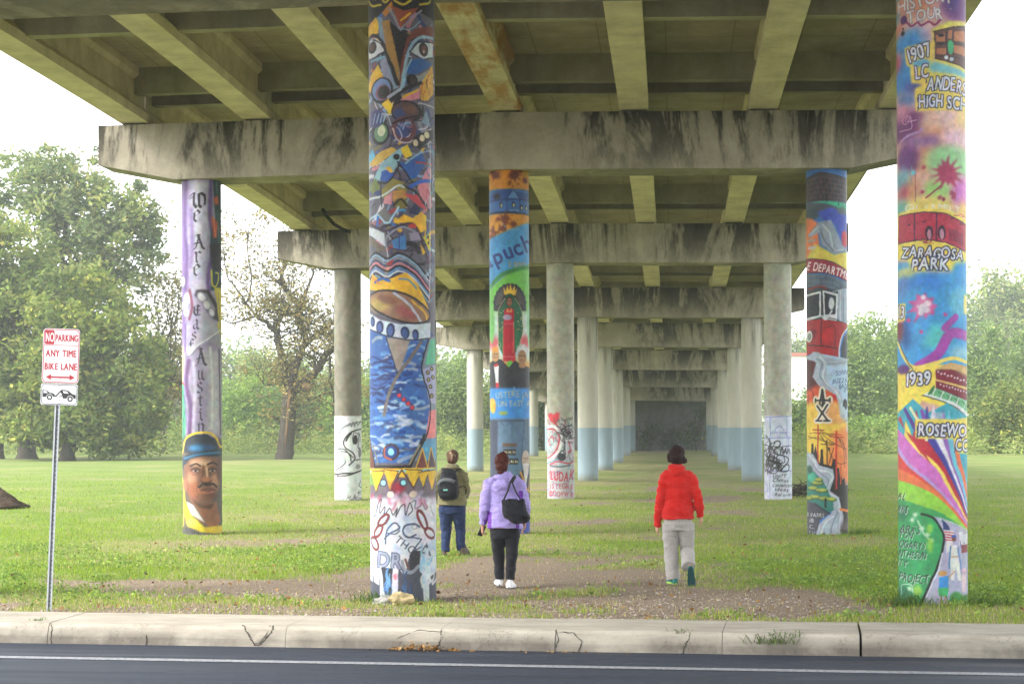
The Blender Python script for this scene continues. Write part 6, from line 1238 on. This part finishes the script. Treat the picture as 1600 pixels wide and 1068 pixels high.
for tp, r_ in tips:
    for _ in range(2):
        d = g.normal(size=3); d[2] = abs(d[2]) * .8 + .1; d /= np.linalg.norm(d); L = g.uniform(.8, 2.2); e = np.array(tp) + d * L; branch(b, tp, e, min(r_ * .4, .05), .012, g, .25, 5, 4); ends.append(e)
        for _ in range(2):
            d2 = d + g.normal(size=3) * .7; e2 = np.array(tp) + d * L * .6 + d2 / np.linalg.norm(d2) * g.uniform(.5, 1.2); branch(b, np.array(tp) + d * L * .6, e2, .02, .008, g, .2, 4, 3); ends.append(e2)
b.done("trunk", BARK, old)
b = MB(); b.tube([B_(336, 690, -.31), B_(330, 780, -.38), B_(322, 880, -.44), B_(316, 950, -.49)], [.07, .10, .08, .04], 8); b.done("bark_scar", BARKL, old)
b = MB(); b.blob(B_(408, 705, -.3), (.34, .3, .26), jag=.3, seed=2); b.done("sawn_stub", BARKL, old)
E = np.array(ends); E = E[g.permutation(len(E))[:int(len(E) * .85)]]; E = np.concatenate([E, g.uniform(.5, 1.0, (len(E), 1))], 1)
v, f, t = leaves(E, 16, .5, .11, g); link("crown", mesh_np("crown", v, f, False, t), LM['olive'], old)
# shrubs and light undergrowth at the lawn's far edge
SG = "shrubs at the far edge of the lawn"
for i, (px, Y, w, h_, m_, lab) in enumerate([
    (30, 132, 60, 44, 'dark', "dark shrub in the shade under the leftmost trees"), (245, 133, 46, 36, 'bright', "bright low shrub left of the We Are East Austin column foot"),
    (385, 136, 52, 95, 'bright', "tall light green shrub between the lettered column and the old tree"), (468, 140, 60, 90, 'willow', "tall soft green shrub directly behind the old tree's trunk"), (415, 150, 60, 120, 'pale', "pale small tree showing through the old tree's branches"),
    (545, 138, 60, 80, 'bright', "light green shrub behind the bird drawing column"), (330, 138, 46, 60, 'dark', "darker shrub low behind the lettered column"),
    (710, 142, 46, 120, 'willow', "soft willowy shrub filling the gap beside the cubist face column"), (765, 150, 40, 90, 'pale', "pale shrub between plain columns on the park side"), (848, 146, 24, 72, 'dark', "dark leafy sapling left of the red heart column"),
    (1252, 150, 44, 72, 'willow', "soft green shrub between the word list column and the fire engine column"),
    (1345, 142, 70, 165, 'willow', "large hazy willowy tree just right of the fire engine column"), (1405, 150, 44, 170, 'willow', "hazy pale tree between fire engine and rainbow columns"), (1352, 128, 54, 40, 'bright', "bright low shrub at the foot of the hazy willowy tree"), (1400, 130, 40, 34, 'bright', "small bright shrub just left of the rainbow column"),
    (1572, 124, 46, 84, 'pecan', "darker twiggy shrub right of the rainbow column"), (1536, 134, 42, 150, 'willow', "pale hazy tree close behind the rainbow column, on its right"), (1625, 138, 62, 165, 'willow', "pale hazy tree at the picture's right border"), (1250, 132, 40, 30, 'bright', "low bright shrub behind the twig pile")]):
    X = xy(px, Y); zg = gz(X, Y); yb = HORIZON - (px - 800) * ROLL - (zg - CAMZ) * F / depth(X, Y)
    big = h_ > 60
    tree("shrub" if not big else "small_tree", px, Y, [(px, yb - h_ * .5, w, h_ * .55, w / 20., 1), (px + w * .3, yb - h_ * .95, w * .55, h_ * .5, w / 28., .5), (px - w * .35, yb - h_ * .8, w * .5, h_ * .45, w / 28., .5), (px, yb - h_ * .2, w * 1.1, h_ * .25, w / 20., .6)], LM[m_], lab, "tree" if big else "shrub", SG if not big else PK_, n_=int(70 + w * h_ / 42), per=56, sig=.5, size=.135, tr=.08 if not big else .14, droop=.3 if m_ == 'willow' else .1, seed=40 + i, fill=.3)
# far hazy wooded rise
HG = "hazy trees on the far rise"
for i, (px, Y, cy, w, h_, lab) in enumerate([(1590, 230, 490, 64, 100, "tall faint tree cresting the far rise at the right border"), (1535, 250, 520, 54, 90, "faint round tree on the far rise beside the rainbow column"), (1370, 240, 565, 70, 84, "faint broad trees on the rise seen between the two right painted columns"), (1300, 255, 590, 50, 70, "faint tree on the rise hidden partly by the fire engine column"), (1240, 260, 580, 40, 80, "faint tree standing over the white building"), (1650, 240, 510, 60, 100, "faint tree just past the right border"),
    (560, 210, 620, 70, 70, "faint tree far behind the bird drawing column"), (420, 215, 600, 90, 80, "faint trees far behind the old tree"), (300, 215, 610, 80, 80, "faint tree far behind the lettered column"), (700, 215, 610, 60, 90, "faint tree far behind the olive walker"), (160, 215, 600, 90, 90, "faint tree far behind the leafy green trees"), (20, 220, 600, 90, 90, "faint tree far behind the thick trunk")]):
    tree("far_tree", px, Y, [(px, cy + 30, w, h_ * .7, 5, 1), (px - w * .4, cy - h_ * .3, w * .5, h_ * .5, 4, .5), (px + w * .4, cy - h_ * .2, w * .5, h_ * .5, 4, .5), (px, cy + h_ * .9, w * 1.1, h_ * .5, 5, .8)], LM['willow' if i % 2 else 'pale'], lab, "tree", HG, n_=230, per=44, sig=1.1, size=.3, tr=.3, seed=80 + i, fill=.2)
# far woods and tall grass, one mass each
g = np.random.default_rng(55); cl = np.stack([g.uniform(-170, 110, 1500), g.uniform(262, 300, 1500), 1.2 + g.uniform(0, 1, 1500) * 9, g.uniform(.8, 1.5, 1500)], -1)
v, f, t = leaves(cl, 26, 1.5, .5, g); tag(link("far_woods", mesh_np("far_woods", v, f, False, t), LM['willow']), "hazy mass of far woodland closing the lawn", "woods", None, "stuff")
n_ = 1500; xx = g.uniform(-62, 46, n_); yy = g.uniform(116, 128, n_); ok = np.abs(xx - XC) > 9; xx, yy = xx[ok], yy[ok]
cl = np.stack([xx, yy, ground_z(xx, yy) + .25 + g.uniform(0, 1, len(xx)) ** 1.5 * 1.5 * np.clip(vnoise(xx, yy, .2, 9) * 1.6, .2, 1.3), g.uniform(.5, 1.0, len(xx))], -1)
v, f, t = leaves(cl, 34, .5, .15, g, .1, .22); tag(link("tall_grass", mesh_np("tall_grass", v, f, False, t), LM['grass']), "rough pale green weeds bordering the mown lawn", "weeds", None, "stuff")
# saplings by the abutment
for i, (px, Y, h_, w, m_, lab) in enumerate([(1088, 143, 72, 20, 'dark', "tallest thin sapling growing by the right end of the abutment wall"), (1015, 145, 40, 18, 'dark', "low dark bush against the middle of the abutment wall"), (1050, 146, 30, 22, 'dark', "scraggly weed clump at the abutment wall's foot"), (1118, 140, 74, 14, 'pecan', "leafy green sapling beside the last plain column"), (968, 146, 22, 12, 'dark', "small weed clump at the left part of the abutment wall")]):
    X = xy(px, Y); yb = HORIZON - (px - 800) * ROLL - (gz(X, Y) - CAMZ) * F / depth(X, Y)
    tree("sapling", px, Y, [(px, yb - h_ * .55, w, h_ * .5, .8, 1), (px + w * .5, yb - h_ * .85, w * .5, h_ * .25, .6, .4), (px - w * .4, yb - h_ * .2, w * .8, h_ * .2, .6, .5)], LM[m_], lab, "sapling", "young plants at the abutment", n_=30 + int(h_ * .4), per=12, sig=.32, size=.1, tr=.05, seed=120 + i, fill=.2)
# white building glimpsed on the right
Y = 215; bx0, bx1 = xy(1232, Y), xy(1296, Y); zb0, zb1 = gz(bx0, Y) - .5, pz(1250, 556, bx0, Y)
wb = tag(empty("white_building", ((bx0 + bx1) / 2, Y, zb0)), "low white building with a red roof edge, far off between two right columns", "building", None, "thing"); hw, hh = (bx1 - bx0) / 2, zb1 - zb0
b = MB(); b.box((-hw, 0, 0), (hw, 8, hh)); b.done("wall", plain("white_render", (.78, .77, .75), .8, .06, .6), wb)
b = MB(); b.prism([(-hw - .3, -.4, hh + .01), (hw + .3, -.4, hh + .01), (hw + .3, -.4, hh + .35), (-hw - .3, -.4, hh + .35)], (0, 0, 0), (0, 8.8, 0)); b.done("roof", plain("red_roof", (.42, .12, .10), .7), wb)
for q in range(4):
    b = MB(); x = -hw + hw * .3 + q * hw * .45; b.box((x, -.05, 1.2), (x + .9, .02, 2.6)); b.done("window", plain("grey_glass", (.12, .14, .16), .15, .1, 3, .5), wb)
# weeds in the kerb
def tuft(px, Y, z, n_, h_, w, m_, lab, seed, name="weed_tuft"):
    g = np.random.default_rng(seed); V_, F_ = [], []
    for i in range(n_):
        a = g.uniform(0, 6.28); l = h_ * g.uniform(.4, 1.2); x0, y0 = g.normal() * w * .4, g.normal() * w * .2; o = g.uniform(.3, 1.0) * l; dx, dy = math.cos(a) * o, math.sin(a) * o; t = np.array([-math.sin(a), math.cos(a), 0]) * .005
        P = [np.array((x0 + dx * q, y0 + dy * q, l * (q - .45 * q * q * g.uniform(.6, 1.6)))) for q in (0, .4, .75, 1)]; k = len(V_)
        for q, s_ in zip(P, (1, .9, .6, .15)): V_ += [q - t * s_, q + t * s_]
        F_ += [(k + 2 * j, k + 2 * j + 1, k + 2 * j + 3, k + 2 * j + 2) for j in range(3)]
    o = link(name, mesh_np(name, V_, F_), LM[m_]); o.location = (xy(px, Y - .08 * (xy(px, Y)) * (Y < 18.5)), Y + SKEW * xy(px, Y) * (Y < 18.5), z); return tag(o, lab, "weed", "weeds along the kerb", "thing")
tuft(1205, 17.52, -.12, 110, .15, .32, 'grass', "largest dry tuft of weeds sprouting from a broken notch in the kerb", 3)
tuft(1228, 17.58, -.06, 60, .10, .3, 'bright', "green weeds beside the dry tuft in the kerb notch", 4)
tuft(1065, 17.6, -.045, 26, .08, .15, 'bright', "tiny weed in a kerb crack near the red walker", 5)
tuft(62, 17.75, -.02, 26, .06, .1, 'bright', "tiny weed on the flat kerb top in front of the sign post", 6)
for i, (px, Y, lab) in enumerate([(1538, 20.3, "weeds hugging the foot of the rainbow column, on its right"), (1408, 20.3, "weeds hugging the foot of the rainbow column, on its left"), (590, 20.45, "short grass at the left of the jug column's foot"), (1345, 34.4, "grass tuft at the fire engine column's foot")]): tuft(px, Y, gz(xy(px, Y), Y), 150, .22, .45, 'bright', lab, 20 + i)
# twig pile by the word list column
g = np.random.default_rng(8); b = MB(); Y = 52
for q in range(60):
    c_ = g.normal(size=3) * [.3, .2, .08] + [0, 0, .16]; d = g.normal(size=3) * [.35, .3, .16]; b.tube([c_ - d, c_ + g.normal(size=3) * .05, c_ + d], [.012, .014, .006], 4)
o = b.done("twig_pile", BARK); o.location = (xy(1252, Y), Y, gz(xy(1252, Y), Y)); tag(o, "little heap of dry twigs beside the word list column", "twigs")
# ---- lawn: real blades near the street, pebbles on the bare earth
def blades(n_, x_of, y0, y1, h_, w_, seed, gate):
    g = np.random.default_rng(seed); y = y0 + (y1 - y0) * g.uniform(0, 1, n_) ** 1.25; x = x_of(y, g.uniform(0, 1, n_)); di, dr = ground_masks(x, y); k = gate(di, dr, g.uniform(0, 1, n_), x, y); x, y, di, dr = x[k], y[k], di[k], dr[k]; n_ = len(x)
    z = ground_z(x, y) - .025 * di; a = g.uniform(0, 6.283, n_); l = h_ * g.uniform(.5, 1.5, n_) * (.55 + .9 * vnoise(x, y, .8, 12)) ; o = l * g.uniform(.1, .9, n_); wx, wy = -np.sin(a) * w_, np.cos(a) * w_
    v = np.stack([np.stack([x - wx, y - wy, z - .01], -1), np.stack([x + wx, y + wy, z - .01], -1), np.stack([x + np.cos(a) * o, y + np.sin(a) * o, z + l], -1)], 1).reshape(-1, 3)
    k = np.arange(n_) * 3; return v, np.stack([k, k + 1, k + 2], -1), np.repeat(np.clip(g.uniform(.25, .75, n_) + .3 * (vnoise(x, y, .35, 14) - .5), 0, 1), 3), np.repeat(dr, 3)
span = lambda y, u: (-.385 * y + .66 * y * u) * 1.0
GB = leaf_mat("lawn_blades", [(.15, .27, .025), (.20, .33, .035), (.26, .36, .05), (.31, .36, .08)], .5)
DB = leaf_mat("dry_blades", [(.36, .31, .16), (.46, .40, .23), (.30, .29, .12), (.54, .48, .31)], .3)
v, f, t, d = blades(420000, span, 18.2, 80, .05, .0065, 1, lambda di, dr, u, x, y: (y - SKEW * x > 18.62) & (u > di * 1.15 - .05) & (u > dr * .75) & (u * .999 < sm(85, 25, y) ** .7)); tag(link("lawn_grass", mesh_np("lawn_grass", v, f, False, np.stack([t] * 3, -1)), GB), "short green lawn grass under and around the overpass", "grass", None, "stuff")
v, f, t, d = blades(260000, span, 18.2, 60, .035, .006, 2, lambda di, dr, u, x, y: (y - SKEW * x > 18.6) & (u < dr * .6) & (u > di * .8 - .3) & (u < sm(65, 25, y))); tag(link("dry_grass", mesh_np("dry_grass", v, f, False, np.stack([t] * 3, -1)), DB), "straw coloured dry grass along the kerb and worn path", "grass", None, "stuff")
def clover(seed, n_):
    g = np.random.default_rng(seed); y = 18.9 + 12 * g.uniform(0, 1, n_) ** 1.4; x = span(y, g.uniform(0, 1, n_)); di, dr = ground_masks(x, y); k = (y - SKEW * x > 18.7) & (vnoise(x, y, .9, 31) > .5) & (g.uniform(0, 1, n_) > di * 1.2) & (g.uniform(0, 1, n_) > dr * .8); x, y = x[k], y[k]
    cl = np.stack([x, y, ground_z(x, y) + .035, np.ones(len(x))], -1); return leaves(cl, 6, .04, .018, g, 0, .8)
v, f, t = clover(5, 16000); tag(link("clover", mesh_np("clover", v, f, False, t), LM['bright']), "broad leaved lawn weeds among the grass", "weeds", None, "stuff")
def sp3(g):
    while True:
        y = 18.65 + abs(g.normal()) * 2.2; x = g.uniform(-7, 4.5)
        di, _ = ground_masks(np.array([x]), np.array([y]))
        if g.uniform() < di[0]: return (x, y, gz(x, y) - .015)
g = np.random.default_rng(12); n_ = 3000; V_, F_ = [], []
oct_ = np.array([(1, 0, 0), (0, 1, 0), (-1, 0, 0), (0, -1, 0), (0, 0, 1), (0, 0, -1)], float); of = np.array([(0, 1, 4), (1, 2, 4), (2, 3, 4), (3, 0, 4), (1, 0, 5), (2, 1, 5), (3, 2, 5), (0, 3, 5)])
yy = 18.3 + np.abs(g.normal(size=n_ * 5)) * 2.0; xx = g.uniform(-8, 5, n_ * 5); di, _ = ground_masks(xx, yy); k = (g.uniform(0, 1, n_ * 5) < di) & (yy - SKEW * xx > 18.6); xx, yy = xx[k][:n_], yy[k][:n_]; n_ = len(xx)
s_ = g.uniform(.008, .022, (n_, 1, 1)) * g.uniform(.7, 1.3, (n_, 6, 1)); v = oct_[None] * s_ * [1, 1, .6] + np.stack([xx, yy, ground_z(xx, yy) - .018], -1)[:, None]
f = (of[None] + (np.arange(n_) * 6)[:, None, None]).reshape(-1, 3)
PEB = NT("pebbles"); PEB = PEB.out(PEB.ramp(PEB.n("NewGeometry").outputs["Random Per Island"], [(0, (.18, .13, .10)), (.5, (.30, .24, .20)), (1, (.46, .41, .36))]), .9)
tag(link("gravel", mesh_np("gravel", v.reshape(-1, 3), f), PEB), "pale gravel and chips strewn on the bare path", "gravel", None, "stuff")

g = np.random.default_rng(77); n_ = 1500; yy = 18.7 + 50 * g.uniform(0, 1, n_) ** 1.6; xx = span(yy, g.uniform(0, 1, n_)); k = yy - SKEW * xx > 18.7; xx, yy = xx[k], yy[k]
cl = np.stack([xx, yy, ground_z(xx, yy) + .03, np.ones(len(xx)) * .6], -1); v, f, t = leaves(cl, 1, .04, .027, g, 0, .6); tag(link("fallen_leaves", mesh_np("fallen_leaves", v, f), LIT), "scattered brown fallen leaves on the lawn and path", "leaves", None, "stuff")
# ================================================================ mist in the air
b = MB(); b.box((-420, -90, -1.6), (380, 420, 34)); hz = b.done("haze"); hz.location = (0, 0, 0)
hm = bpy.data.materials.new("thin_mist"); hm.use_nodes = True; t = hm.node_tree; t.nodes.clear()
o_ = t.nodes.new("ShaderNodeOutputMaterial"); pv = t.nodes.new("ShaderNodeVolumePrincipled"); pv.inputs["Color"].default_value = (.74, .80, .83, 1); pv.inputs["Density"].default_value = .0008; pv.inputs["Anisotropy"].default_value = .2
t.links.new(pv.outputs[0], o_.inputs["Volume"]); hz.data.materials.append(hm); tag(hz, "thin pale morning mist over the park", "mist", None, "stuff")
